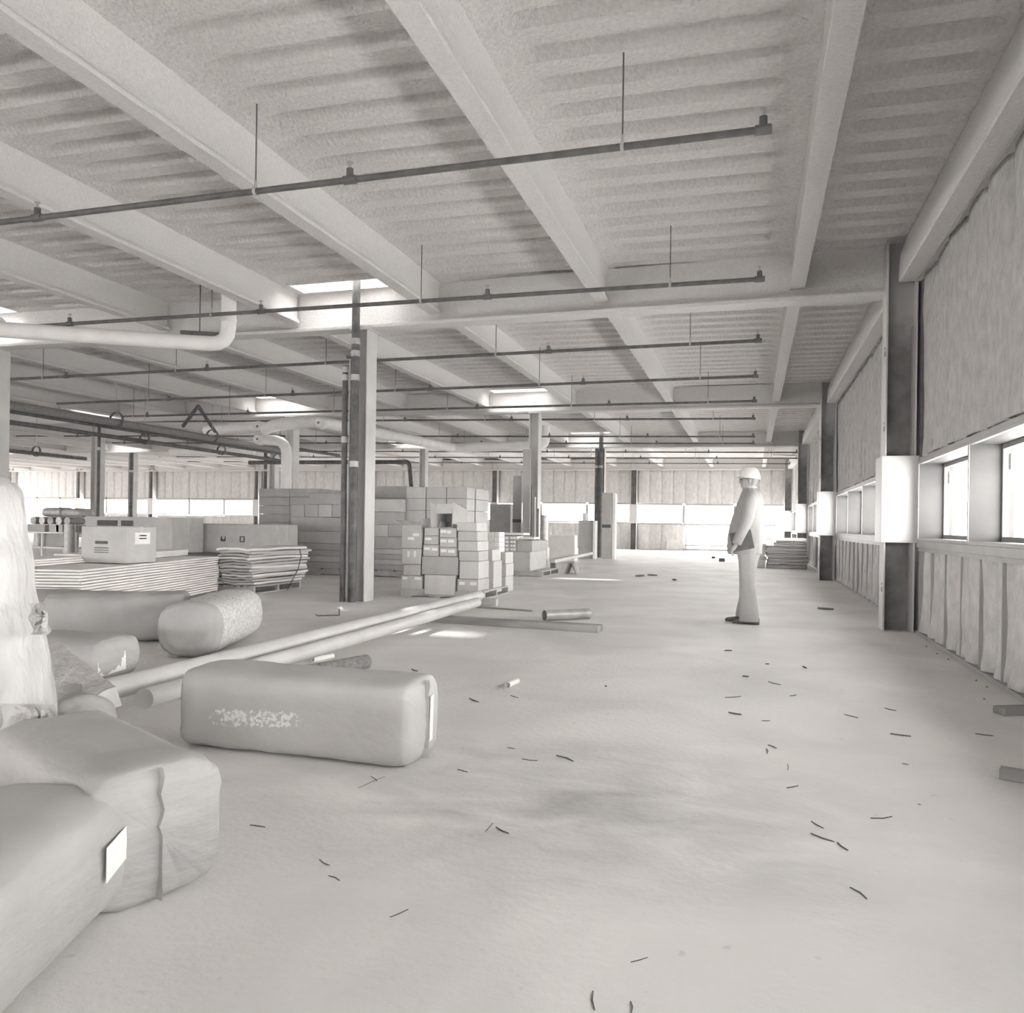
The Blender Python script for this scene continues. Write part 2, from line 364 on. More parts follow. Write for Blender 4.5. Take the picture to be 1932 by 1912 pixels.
# outside closure above / sills and heads
m = MB()
for a, c in bays:
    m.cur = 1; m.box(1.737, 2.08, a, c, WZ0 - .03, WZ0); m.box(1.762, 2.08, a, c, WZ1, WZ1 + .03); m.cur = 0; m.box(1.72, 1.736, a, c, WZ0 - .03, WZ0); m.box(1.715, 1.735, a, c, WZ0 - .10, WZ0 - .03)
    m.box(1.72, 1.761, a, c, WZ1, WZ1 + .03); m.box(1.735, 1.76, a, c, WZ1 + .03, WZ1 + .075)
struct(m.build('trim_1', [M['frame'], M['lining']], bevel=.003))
FINS = [[9.70, 7.57, 5.50, 3.43, 1.36, -.7, -2.8, -4.9, -7.0], [10.30, 12.4, 14.45, 16.55, 18.72], [19.4, 21.5, 23.6, 25.7, 28.0], [28.7, 31, 33.3, 35.6, 38]]
m = MB(); g = MB(); wn = 0
for fs in FINS:
    for y in fs:
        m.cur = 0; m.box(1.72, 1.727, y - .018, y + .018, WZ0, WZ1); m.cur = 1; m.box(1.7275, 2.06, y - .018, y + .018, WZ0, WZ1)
    for a, c in zip(fs[:-1], fs[1:]):
        lo, hi = min(a, c) + .018, max(a, c) - .018; wn += 1
        w = MB(); w.box(XG - .02, XG + .03, lo, lo + .035, WZ0, WZ1); w.box(XG - .02, XG + .03, hi - .035, hi, WZ0, WZ1); w.box(XG - .02, XG + .03, lo + .035, hi - .035, WZ0, WZ0 + .04); w.box(XG - .02, XG + .03, lo + .035, hi - .035, WZ1 - .04, WZ1)
        wo = struct(w.build(f'window_{wn}', M['frame2']))
        p = MB(); p.add([(XG, lo + .03, WZ0 + .035), (XG, hi - .03, WZ0 + .035), (XG, hi - .03, WZ1 - .035), (XG, lo + .03, WZ1 - .035)], [(0, 1, 2, 3)]); p.build('pane', M['glass'], wo)
        if wn in (1, 2):
            q = MB(); y1 = hi - .12; q.box(XG - .004, XG - .001, y1 - .07, y1, WZ1 - .22, WZ1 - .09); q.build('sticker', M['steelpaint'], wo)
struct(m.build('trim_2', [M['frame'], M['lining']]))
# dark studs / backing seen between batts, floor track
m = MB()
for n, (a, c) in enumerate(bays):
    m.box(1.72, 2.06, a, c, 0, .035); m.box(1.735, 1.75, a, c, .90, .945)
struct(m.build('baseboard_right', M['frame']))
m = MB()
for n, (a, c) in enumerate(bays): m.box(1.84, 1.86, a, c, .035, WZ0 - .04)
struct(m.build('trim_3', M['darksteel']))
m = MB()
for n, (a, c) in enumerate(bays):
    y = c - .05
    while y > a: m.box(1.735, 1.83, y - .012, y + .012, .035, .92); y -= .61
struct(m.build('trim_4', M['frame']))
# lower insulation batts, one by one
def batt(y0, y1, seed, label, grp):
    m = MB(); nv = 16
    def fn(u, v):
        z = .04 + .86 * v; c = (y0 + y1) / 2 + .03 * noise.noise(Vector((seed, z * 2.0, 1))); hw = (y1 - y0) / 2 * (.97 + .16 * noise.noise(Vector((seed * 2.3, z * 2.6, 4))) - (.16 * (v - .75) if v > .75 and seed % 3 == 0 else 0))
        a = -1 + 2 * u; d = .085 * (1 - abs(a) ** 3) + .025 * noise.noise(Vector((a * 1.6 + seed, z * 1.7, 2))) + .02 * math.exp(-((v) / .12) ** 2)
        return Vector((1.83 - d, c + a * hw, z))
    m.grid(fn, 12, nv)
    o = m.build('insulation_batt', M['fibre_bounce'], angle=70); return tag(o, label, 'insulation', grp)
def batts(a, c, step, nm, s0):
    n = round((c - a) / step)
    for i in range(n):
        y1 = c - i * (c - a) / n; y0 = y1 - (c - a) / n
        batt(y0 + .012, y1 - .012, s0 + i, f'fibreglass batt under the right windows, {ORD[i]} towards the camera from the {nm}', 'batts under the right windows')
batts(2.2, 9.68, .40, 'nearest dark wall column', 3)
batts(10.35, 18.75, .52, 'second dark wall column', 50)
batts(19.4, 28.0, .72, 'third wall column', 90)
# curled facing strip along the top of the upper insulation
m = MB()
def strip(u, v):
    y = YF + (9.7 - YF) * u; return Vector((1.70 - .02 * v + .012 * noise.noise(Vector((y * 2.3, v, 0))), y, 3.90 - .075 * v + .035 * noise.noise(Vector((y * 1.6, v * .7, 3)))))
m.grid(strip, 70, 3); struct(m.build('trim_5', M['frame']))
m = MB()
def strip2(u, v):
    y = 10.3 + (18.8 - 10.3) * u; return Vector((1.70 - .02 * v + .012 * noise.noise(Vector((y * 2.3, v, 0))), y, 3.90 - .075 * v + .03 * noise.noise(Vector((y * 1.6, v * .7, 3)))))
m.grid(strip2, 50, 3); struct(m.build('trim_6', M['frame']))

# wall columns
def wall_column(y, label, dark=True, h=4.36):
    r = empty('wall_column', (1.56, y, 0)); tag(r, label, 'column', 'wall columns')
    m = MB(); m.box(-.16, -.14, -.15, .15, 0, h); m.build('flange', M['steelpaint'], r, label and True, bevel=.003)
    m = MB(); m.box(.14, .16, -.15, .15, 0, h); m.build('flange', M['steelpaint'], r, True, bevel=.003)
    m = MB(); m.box(-.14, .14, -.008, .008, 0, h); m.build('web', M['web'], r)
    m = MB(); m.box(.118, .138, -.135, -.012, 0, 3.4); m.build('stud', M['frame'], r)
    m = MB()
    for zz in (.52, 2.32, 3.16): m.tube([(-.161, -.09, zz), (-.165, -.09, zz)], .014, 8); m.box(-.165, -.160, -.105, -.075, zz - .09, zz - .035)
    m.build('bolt_hole', M['scrap'], r)
    m = MB()
    m.box(-.19, .19, -.17, -.16, .985, 1.95); m.box(-.19, -.18, -.16, .30, .985, 1.95); m.box(-.18, .19, .29, .30, .985, 1.95)
    m.build('white_wrap', M['white'], r, bevel=.004)
    m = MB(); m.box(.19, .22, -.20, .10, 0, 4.1); m.build('insulation_edge', M['darksteel'], r)
    return r
for k, (y, nm) in enumerate(((9.98, 'nearest steel column at the right window wall, dark web with white wrap'), (19.05, 'second steel column along the right window wall, white wrap at window height'), (28.3, 'third steel column along the right window wall, just past the board stack'))):
    wall_column(y, nm)
wall_column(YB - .45, 'corner column where the right window wall meets the far wall')

# ------------------------------------------------------------------ far wall
def bz(X): return .0062 * min(max(-3.8 - X, 0), 30)
BC = [1.56, -5.6, -12.75, -19.8, -26.85, -34.0, -39.3, -44.6]
m = MB()
for a, c in zip(BC[1:] + [XL - 1], BC):
    lo, hi = a + .16, c - .16; q = MB()
    quilt(q, lo, hi, 0, 1, YB, .575, .05, 14, seed=int(lo * 7), along='x')
    zb = 2.26 + bz((lo + hi) / 2); q.v = [(p[0], p[1], zb + p[2] * (4.46 - zb)) for p in q.v]; m.add(q.v, q.f)
    if c < -5:
        q = MB(); quilt(q, lo, hi, 0, 1, YB, .575, .03, 8, seed=int(lo * 5), along='x'); zt = 1.24 + bz((lo + hi) / 2); q.v = [(p[0], p[1], p[2] * zt) for p in q.v]; m.add(q.v, q.f)
q = MB(); quilt(q, -5.44, -3.10, 0.02, 1.24, YB, .575, .03, 8, seed=3, along='x'); m.add(q.v, q.f)
m.box(XL - 1, 2.2, YB + .09, YB + .25, 2.30, 4.8); m.box(XL - 1, -3.06, YB + .09, YB + .25, -.2, 1.27)
struct(m.build('wall_back', M['fibre2'], angle=60))
tw = MB(); wn2 = wn
for bi, (a, c) in enumerate(zip(BC[1:] + [XL - 1], BC)):
    for t in range(3):
        lo = a + (c - a) * t / 3; hi = a + (c - a) * (t + 1) / 3; z0 = 1.29 + bz(lo); z1 = 2.18 + bz(lo)
        if bi == 0 and t > 0: z0 = .26
        wn2 += 1; w = MB()
        w.box(lo, lo + .06, YB, YB + .10, z0, z1); w.box(hi - .06, hi, YB, YB + .10, z0, z1); w.box(lo + .06, hi - .06, YB, YB + .10, z0 - .05, z0 + .02); w.box(lo + .06, hi - .06, YB, YB + .10, z1, z1 + .10)
        if z0 < 1: w.box(lo + .06, hi - .06, YB - .03, YB + .06, 1.22, 1.30); w.box(lo, hi, YB - .05, YB + .1, 0, .10)
        wo = struct(w.build(f'window_{wn2}', M['frame']))
        p = MB(); p.add([(lo + .05, YB + .05, z0), (hi - .05, YB + .05, z0), (hi - .05, YB + .05, z1 + .02), (lo + .05, YB + .05, z1 + .02)], [(0, 1, 2, 3)]); p.build('pane', M['glass'], wo)
for k, X in enumerate(BC[1:]):
    m = MB(); m.box(X - .15, X + .15, YB - .40, YB - .385, 0, 4.4); m.box(X - .15, X + .15, YB - .13, YB - .115, 0, 4.4); 
    m2 = MB()
    r = empty('wall_column', (0, 0, 0)); tag(r, f'dark steel column standing against the far wall, {ORD[k]} from the right corner', 'column', 'far wall columns')
    for dx in (-.15, .135):
        m = MB(); m.box(X + dx, X + dx + .015, YB - .40, YB - .10, 0, 4.4); m.build('flange', M['steelpaint'], r)
    m = MB(); m.box(X - .135, X + .135, YB - .26, YB - .24, 0, 4.4); m.build('web', M['darksteel'], r)
    m = MB(); m.box(X - .19, X + .19, YB - .43, YB - .42, 1.27 + bz(X), 2.20 + bz(X)); m.build('white_wrap', M['white'], r)

# unseen left and front walls; front-left open strip added to light camera-facing faces
m = MB(); m.box(XL + .1, XL + .3, YF, YB, 0, 4.62); struct(m.build('wall_left', M['fibre2']))
m = MB(); m.box(-5, 2.2, YF - .2, YF, 0, 4.8); m.box(XL, -5, YF - .2, YF, 0, 1.04); m.box(XL, -5, YF - .2, YF, 1.95, 4.8); struct(m.build('wall_front', M['front']))

# ------------------------------------------------------------------ interior columns
cname = {(1, 0): 'nearest interior column, pale steel with black riser pipes in front', (2, 0): 'pale steel column cut by the left edge of the photo',
         (1, 1): 'pale interior column on the second row with a grey sheet leaning on it', (2, 1): 'pale column behind the white pipe cluster, left of the nearest column',
         (1, 2): 'pale interior column on the third row behind a pair of dark risers'}
FAR = ['second', 'third', 'fourth', 'fifth', 'sixth', 'seventh']
for k in range(3):
    for i in range(1, 7):
        X = colx(i, k); Yc = gy(k, X) + .16; h = GZ[k] + cz(X)
        if k == 0 and i > 2: continue
        lab = cname.get((i, k), f'pale interior steel column on the {rown[k]} row, {ORD[i - 1]} from the right')
        r = empty('interior_column', (X, Yc, 0)); tag(r, lab, 'column', 'interior columns')
        for s_ in (-1, 1):
            m = MB(); m.box(s_ * .125 - (.018 if s_ > 0 else 0), s_ * .125 + (0 if s_ > 0 else .018), -.15, .15, 0, h); m.build('flange', M['steelpaint'], r, bevel=.004)
        m = MB(); m.box(-.107, .107, -.02, .02, 0, h); m.build('web', M['steelpaint'], r)
        m = MB(); m.box(-.15, .15, -.17, .17, h - .02, h); m.build('cap_plate', M['steelpaint'], r)

def rings(m, x, y, zs, r):
    for z in zs: m.tube([(x, y, z - .045), (x, y, z - .04), (x, y, z + .04), (x, y, z + .045)], [r * .98, r * 1.18, r * 1.18, r * .98], 16)
def riser(Xb, Yb, z1, r, label, zs, grp='riser pipes', feet=True):
    e = empty('riser_pipe', (Xb, Yb, 0)); tag(e, label, 'pipe', grp)
    m = MB(); m.tube([(0, 0, 0), (0, 0, z1)], r, 18); m.build('pipe', M['blackpipe'], e)
    for z in zs:
        m = MB(); rings(m, 0, 0, [z], r); m.build('coupling', M['galv'], e)
    return e
yc = gy(0, COLX[1]) - .07
pb = ay(664.5, 1110, yc); ps = ay(646, 1110, yc); pc = ay(653.5, 1110, yc)
e = riser(pb.x, yc, 4.66, .056, 'thick black riser pipe in front of the nearest interior column', [ay(670, 645, yc).z, ay(670, 668, yc).z, ay(668, 713, yc).z, ay(667, 876, yc).z])
m = MB(); z = ay(660, 660, yc).z; m.tube([(0, 0, z - .02), (-.07, 0, z - .09), (-.13, 0, z - .10)], .03, 12); m.build('branch', M['blackpipe'], e)
riser(ps.x, yc, ay(650, 690, yc).z, .040, 'thinner black riser pipe, left one in front of the nearest interior column', [ay(650, 690, yc).z - .06, ay(650, 713, yc).z, ay(649, 830, yc).z])
m = MB(); m.tube([(pc.x, yc + .02, 0), (pc.x, yc + .02, ay(655, 680, yc).z)], .013, 10); tag(m.build('conduit', M['steelpaint']), 'thin pale conduit between the two black riser pipes', 'conduit')
yc2 = gy(2, COLX[1]) - .10
for x, r, l in ((1124, .06, 'left dark riser at the third-row interior column, far down the hall'), (1132, .075, 'right dark riser at the third-row interior column, far down the hall')):
    q = ay(x, 1000, yc2); riser(q.x, yc2, 3.9 if x < 1130 else 4.6, r, l, [ay(x, 881, yc2).z])
for x, i, k, r, l in ((185, 3, 1, .045, 'dark vertical pipe on the pale column at far left'), (500, 3, 2, .07, 'dark riser by the far column left of the tall carton stack'), (247, 4, 2, .08, 'dark riser by the far column behind the long cartons')):
    y_ = gy(k, COLX[i]) - .12; q = ay(x, 950, y_); riser(q.x, y_, 4.0, r, l, [3.2])

# ------------------------------------------------------------------ sprinkler branch pipes
SP = [(5.57, (-420, 471), (1440, 245), .025), (8.91, (60, 616), (1433, 527), .025), (11.83, (20, 716), (1430, 643), .025), (14.58, (108, 762), (1425, 710), .025), (17.43, (230, 786), (1423, 757), .025),
      (20.21, (25, 797), (1421, 790), .025), (24.3, (25, 823), (1421, 824), .025), (26.65, (200, 836), (1421, 837), .025), (30.2, (300, 851), (1503, 854), .025), (33.3, (300, 862), (1503, 865), .025), (37.0, (300, 871), (1490, 875.5), .025)]
for n, (Y, L_, R_, r) in enumerate(SP):
    a = ay(*L_, Y); c = ay(*R_, Y); e = empty('sprinkler_pipe', c)
    nm = 'nearest the camera' if n == 0 else ('farthest, along the top of the far wall' if n == len(SP) - 1 else ORD[n] + ' from the camera')
    tag(e, f'dark sprinkler pipe crossing under the ceiling, {nm}', 'pipe', 'sprinkler pipes')
    d = (a - c); L = d.length; u = d.normalized()
    m = MB(); m.tube([Vector((0, 0, 0)), d], r, 12); m.build('pipe', M['pipe'], e)
    k = 0; t = 0.0
    while t < L - .2 and k < 14:
        p = u * t; m = MB(); m.tube([p - u * .055, p - u * .05, p + u * .05, p + u * .055], [r, r * 1.32, r * 1.32, r], 12); m.tube([p, p + Vector((0, 0, .085))], r * 1.1, 10)
        tee = m.build('tee', M['pipe'], e)
        m = MB(); m.tube([p + Vector((0, 0, .085)), p + Vector((0, 0, .13))], .011, 8); m.tube([p + Vector((0, 0, .132)), p + Vector((0, 0, .137))], .026, 10); m.build('sprinkler_head', M['galv'], tee)
        k += 1; t += 3.02
    t = .93; k = 0
    while t < L - .1 and k < 10:
        p = u * t; m = MB(); top = ZD + cz(c.x + p.x) - c.z
        m.tube([p + Vector((0, 0, r)), Vector((p.x, p.y, top))], .006, 6); m.build('hanger_rod', M['darksteel'], e)
        m = MB(); m.hollow(p - u * .012, p + u * .012, r + .010, .008, 14); m.tube([p + Vector((0, 0, r)), p + Vector((0, 0, r + .06))], .011, 8); m.build('hanger_ring', M['galv'], e)
        t += 2.92; k += 1

def pipe_thing(name, pts, r, material, label, cat='pipe', grp=None, n=18, smooth_r=.18):
    """round pipe through corner points with swept elbows"""
    P = [Vector(p) for p in pts]; out = [P[0]]
    for a, q, c in zip(P[:-2], P[1:-1], P[2:]):
        d1 = (a - q).normalized(); d2 = (c - q).normalized(); k = min(smooth_r, (a - q).length * .45, (c - q).length * .45)
        for t in (0, .25, .5, .75, 1): out.append((q + d1 * k) * (1 - t) ** 2 + q * 2 * t * (1 - t) + (q + d2 * k) * t ** 2)
    out.append(P[-1]); base = P[0]
    e = empty(name, base); tag(e, label, cat, grp); m = MB(); m.tube([q - base for q in out], r, n); m.build('pipe', material, e); return e
# big white pipe at left, turning up into the deck
p0 = fl(-60, 618, 3.5); p1 = fl(431, 651, 3.5); p1 = p0 + (p1 - p0)
up_ = Vector((p1.x, p1.y, 4.36))
e = pipe_thing('white_pipe', [p0, p1, up_], .098, M['whitepipe'], 'large white insulated pipe at upper left ending in an upward elbow', grp='white insulated pipes', smooth_r=.24)
m = MB(); c = p1 - p0; d = c.normalized()
q = c + Vector((0, 0, .30)); m.tube([q, q + Vector((0, 0, .02)), q + Vector((0, 0, .05))], [.098, .104, .104], 18); m.build('collar', M['whitepipe'], e)
q = fl(2, 612, 3.62) - p0; m = MB(); m.tube([q, q + Vector((.02, -.14, .05))], .07, 16); m.build('valve_cap', M['whitepipe'], e)
m = MB(); a = ay(342, 627, p1.y) - p0; b_ = ay(412, 631, p1.y) - p0; m.tube([a, b_], .028, 8); m.build('trapeze_bar', M['darksteel'], e)
for t in (.5,):
    q = a.lerp(b_, t); m = MB(); m.tube([q, Vector((q.x, q.y, 4.36 - p0.z))], .008, 6); m.build('hanger_rod', M['darksteel'], e)
# white pipe cluster before the second-row column
Yk = 18.6
A = ay(391, 812, Yk + 1.2); B = ay(488, 806, Yk); C = ay(600, 795, Yk); z = C.z
D = Vector((C.x + .0, 25.2, z)); D = Vector((ay(855, 850, 25.2).x, 25.2, z - .08)); E_ = Vector((ay(1028, 842, 25.2).x, 25.2, z - .02)); F_ = Vector((E_.x, 25.2, 4.3))
pipe_thing('white_pipe', [A, B], .15, M['whitepipe'], 'white insulated pipe stub running left from the elbow cluster', grp='white insulated pipes')
wp_long = pipe_thing('white_pipe', [ay(497, 812, Yk - .1), ay(516, 803, Yk - .1), C, D, E_, F_], .155, M['whitepipe'], 'long white insulated pipe running back past the nearest column', grp='white insulated pipes')
wp_drop = pipe_thing('white_pipe', [ay(488, 830, Yk), ay(541, 833, Yk), Vector((ay(541, 833, Yk).x, Yk, 0.02))], .135, M['whitepipe'], 'white insulated pipe dropping to the floor before the second-row column', grp='white insulated pipes', smooth_r=.35)
wp_low = pipe_thing('white_pipe', [ay(322, 853, 26), ay(480, 851, 26)], .12, M['whitepipe'], 'white insulated pipe low under the ceiling, far left', grp='white insulated pipes')
for x, y, par in ((487, 805, wp_long), (487, 829, wp_drop), (602, 798, wp_long)):
    q = ay(x, y, Yk - .12) - par.location; m = MB(); m.tube([q + Vector((-.03, .22, 0)), q, q + Vector((0.01, -.05, 0))], [.15, .15, .11], 16); cp = m.build('end_cap', M['whitepipe'], par)
    m = MB(); m.tube([q + Vector((.01, -.051, 0)), q + Vector((.01, -.062, 0))], .03, 10); m.build('cap_plug', M['darksteel'], cp)
for t in (.2, .8):
    q = ay(322, 853, 26).lerp(ay(480, 851, 26), t) - wp_low.location; m = MB(); m.tube([q, Vector((q.x, q.y, ZD + .1 + cz(-20) - wp_low.location.z))], .012, 6); m.build('hanger_rod', M['darksteel'], wp_low)
# lagged pipes running away at far left
def away(name, xy0, z0, xend, r, material, label, rings_=()):
    a = fl(*xy0, z0); a = Vector((a.x, a.y - 1.5, z0)); c = Vector((a.x, ax(*xend, a.x).y, z0)); e = empty(name, a); tag(e, label, 'pipe', 'service pipes at far left')
    m = MB(); m.tube([Vector((0, 0, 0)), c - a], r, 16); m.build('pipe', material, e)
    for Yr in (rings_ if rings_ != 'mid' else ((a.y + c.y) / 2 + .3,)):
        m = MB(); p = Vector((0, Yr - a.y, 0)); m.hollow(p + Vector((0, -.03, .06)), p + Vector((0, .03, .06)), r + .09, .015, 18); m.build('clevis_hanger', M['darksteel'], e)
        m = MB(); m.tube([p + Vector((0, 0, r + .13)), Vector((0, p.y, ZD + .10 + cz(a.x) - z0))], .008, 6); m.build('hanger_rod', M['galv'], e)
    return a
aA = away('lagged_pipe', (20, 765), 3.25, (532, 850), .090, M['greylag'], 'thick grey lagged pipe slanting away at far left', (14.6, 17.9))
away('service_pipe', (20, 777), 3.16, (530, 855), .035, M['blackpipe'], 'thin dark pipe hugging the underside of the grey lagged pipe', ())
away('service_pipe', (20, 797), 3.05, (535, 868), .05, M['blackpipe'], 'dark bare pipe below the grey lagged pipe, far left', (16.5, 19.5, 22.3))
away('service_pipe', (20, 851), 2.85, (162, 866), .05, M['blackpipe'], 'lowest dark pipe at far left, near the far wall', 'mid')
# inverted-V brace on the lagged pipe
Yv = 17.6; ap = ay(374, 766, Yv); l1 = ay(345, 805, Yv - .5); l2 = ay(406, 815, Yv + .9)
e = empty('pipe_brace', ap); tag(e, 'dark inverted V brace over the grey lagged pipe', 'brace')
for q in (l1, l2): m = MB(); m.tube([Vector((0, 0, 0)), q - ap], .045, 6); m.build('leg', M['darksteel'], e)
pts = [ay(470, 873, 27.2), ay(772, 872, 27.2), ay(777, 935, 27.2)]
pipe_thing('service_pipe', pts, .075, M['blackpipe'], 'dark pipe running right then turning down behind the tall carton stack', grp='far service pipes', smooth_r=.15)
pipe_thing('service_pipe', [ay(500, 838, 21.0), ay(640, 860, 25)], .05, M['blackpipe'], 'dark pipe slanting behind the thick black riser', grp='far service pipes')
# thin white conduit frame hanging near the third girder
pts = [ay(1116, 862, 27.6), ay(1116, 836, 27.6), ay(1459, 835, 27.6), ay(1459, 858, 27.6), ay(1503, 860, 27.6)]
m = MB(); m.tube(pts, .02, 6); tag(m.build('conduit', M['steelpaint']), 'thin pale conduit loop under the third girder', 'conduit')

# ------------------------------------------------------------------ insulation bales
def bale(label, c, yaw, L, Wd, H, material, ex=3.4, seed=0, tilt=0.0, fin=True, upright=False, pinch=.10, name='insulation_bale', nse=1.0, taper=0.0, capmat=None):
    e = empty(name, c, yaw); tag(e, label, 'insulation bale', 'wrapped insulation bales')
    if tilt: e.rotation_euler = (0, tilt, yaw)
    m = MB(); n = 56; NS = 44; rings = []
    ts = [0, .004, .012, .03, .06] + [.06 + .88 * i / NS for i in range(1, NS)] + [.94, .97, .988, .996, 1]
    def rad(t):
        q = min(t, 1 - t) / .06
        return 1 if q >= 1 else (1 - pinch) + pinch * (1 - (1 - q) ** 2) ** .5
    for t in ts:
        s = rad(t) * (1 - taper * max(0, t - .25) / .75); ring = []; x = (t - .5) * L
        for k in range(n):
            a = 2 * PI * k / n; ca, sa = math.cos(a), math.sin(a)
            y = Wd / 2 * math.copysign(abs(ca) ** (2 / ex), ca) * s; z = H / 2 * math.copysign(abs(sa) ** (2 / ex), sa) * s
            q = Vector((x * 2.1 + seed, y * 4, z * 4)); w = .012 * noise.noise(q) * nse
            endk = max(0, 1 - min(t, 1 - t) / .16)
            w += nse * endk * .013 * noise.noise(Vector((k * .55, x * 3, seed))) + .004 * noise.noise(Vector((x * 9 + seed, y * 11, z * 11)))
            w -= .010 * nse * max(0, noise.noise(Vector((x * 6 + seed * 2, z * 1.5 + 3, y * 1.5)))) 
            d = Vector((0, y, z)); d = d.normalized() if d.length > 1e-6 else d
            p = Vector((x, y, z + H / 2)) + d * w
            p.z = max(p.z, .002 if not upright else p.z); ring.append(p)
        rings.append(ring)
    # close the ends with puckered caps
    def cap(ring, x, sgn):
        out = []; cy = sum(p.y for p in ring) / n; czz = sum(p.z for p in ring) / n
        for f, dx in ((.94, .012), (.75, .022), (.45, .026), (.15, .027)):
            out.append([Vector((x + sgn * (dx + .008 * nse * noise.noise(Vector((k * .9, f * 9, seed + sgn))) * (1 if f > .3 else .2)), cy + (p.y - cy) * f, czz + (p.z - czz) * f)) for k, p in enumerate(ring)])
        return out
    rings = list(reversed(cap(rings[0], -L / 2, -1))) + rings + cap(rings[-1], L / 2, 1)
    m.loft(rings)
    if capmat:
        nf = len(m.f); k_ = 8; m.mi = [1 if (i // n < k_ or i >= nf - 2 - 0 and i == nf - 2) else 0 for i in range(nf)]
        m.build('wrapper', [material, capmat], e, angle=60)
    else: m.build('wrapper', material, e, angle=60)
    if fin:
        m = MB()
        for sgn in (1,):
            x = sgn * (L / 2 + .024)
            pts = [(x + sgn * .018 * (1 + .3 * noise.noise(Vector((i * .8, seed, 0)))), Wd * .02 * noise.noise(Vector((i * .5, seed, 2))) * 2, H * (.03 + .94 * i / 16)) for i in range(17)]
            for a, b_ in zip(pts[:-1], pts[1:]):
                m.add([(x - .01, a[1] - .004, a[2]), a, b_, (x - .01, b_[1] - .004, b_[2])], [(0, 1, 2, 3)])
                m.add([(x - .01, a[1] + .004, a[2]), a, b_, (x - .01, b_[1] + .004, b_[2])], [(3, 2, 1, 0)])
        m.build('seam_flap', material, e)
    return e
def sticker(e, pts, material, name='label'):
    m = MB(); m.add([Vector(p) for p in pts], [(0, 1, 2, 3)]); o = m.build(name, material, e, smooth=False)
    s_ = o.modifiers.new('t', 'SOLIDIFY'); s_.thickness = .002; return o
# scuffed material for the bale in the middle
def scuffed():
    m = mat('kraft_wrap_scuffed', .73, .5, .025, 3, .010, 6, .35); nt = m.node_tree; N = nt.nodes.new; L = nt.links.new; b = nt.nodes['Principled BSDF']
    src = b.inputs['Base Color'].links[0].from_socket; tc = N('ShaderNodeTexCoord'); sx = N('ShaderNodeSeparateXYZ'); L(tc.outputs['Object'], sx.inputs[0])
    def band(sock, c, w):
        a = N('ShaderNodeMath'); a.operation = 'SUBTRACT'; L(sock, a.inputs[0]); a.inputs[1].default_value = c
        q = N('ShaderNodeMath'); q.operation = 'ABSOLUTE'; L(a.outputs[0], q.inputs[0]); r = N('ShaderNodeMapRange'); L(q.outputs[0], r.inputs[0]); r.inputs[1].default_value = w * .35; r.inputs[2].default_value = w; r.inputs[3].default_value = 1; r.inputs[4].default_value = 0; return r.outputs[0]
    n = N('ShaderNodeTexNoise'); n.inputs['Scale'].default_value = 42; n.inputs['Detail'].default_value = 5; L(tc.outputs['Object'], n.inputs['Vector'])
    def mul(a, b_): q = N('ShaderNodeMath'); q.operation = 'MULTIPLY'; L(a, q.inputs[0]); L(b_, q.inputs[1]); return q.outputs[0]
    sl = N('ShaderNodeMath'); sl.operation = 'MULTIPLY_ADD'; L(sx.outputs['X'], sl.inputs[0]); sl.inputs[1].default_value = -.05; L(sx.outputs['Z'], sl.inputs[2])
    k = mul(mul(band(sx.outputs['X'], -.17, .50), band(sl.outputs[0], .190, .085)), n.outputs['Fac'])
    r = N('ShaderNodeMapRange'); L(k, r.inputs[0]); r.inputs[1].default_value = .44; r.inputs[2].default_value = .56
    fy = N('ShaderNodeMath'); fy.operation = 'LESS_THAN'; L(sx.outputs['Y'], fy.inputs[0]); fy.inputs[1].default_value = -.1
    mx = N('ShaderNodeMix'); mx.data_type = 'RGBA'; L(mul(r.outputs[0], fy.outputs[0]), mx.inputs[0]); L(src, mx.inputs[6]); mx.inputs[7].default_value = grey(.90); L(mx.outputs[2], b.inputs['Base Color']); return m
M['scuffed'] = scuffed()
e = bale('kraft-wrapped bale lying in the middle foreground, white scuffs along its side', (-2.10, 3.57, 0), 0, 1.20, .42, .392, M['scuffed'], 5.0, 3, nse=.6, pinch=.07)
sticker(e, [(.633, .03, .08), (.633, .07, .085), (.635, .075, .30), (.635, .035, .295)], M['tapew'], 'tape_strip')
e = bale('front-left bale nearest the camera with a white paper label at its corner', (-1.755, 1.285, 0), math.radians(108.6), 1.20, .50, .365, M['paper'], 3.6, 11, fin=False, pinch=.06, nse=.8)
sticker(e, [(.42, -.2605, .245), (.598, -.250, .255), (.598, -.250, .165), (.42, -.2605, .150)], M['label'])
e = bale('bale with a torn end seam facing right, just behind the front-left bale', (-2.055, 2.17, 0), math.radians(-25), .84, .43, .41, M['paper'], 4.2, 21, pinch=.06)
e = bale('upright plastic-wrapped bale standing at the left edge', (-3.02, 2.72, 0), math.radians(20), 1.28, .50, .50, M['film'], 3.0, 5, upright=True, fin=False, pinch=.28, nse=1.6, taper=.42)
e.rotation_euler = (0, -PI / 2 - .04, math.radians(15)); e.location = (-2.875, 2.70, .645)
_mt = Matrix.LocRotScale(e.location, e.rotation_euler, None).inverted()
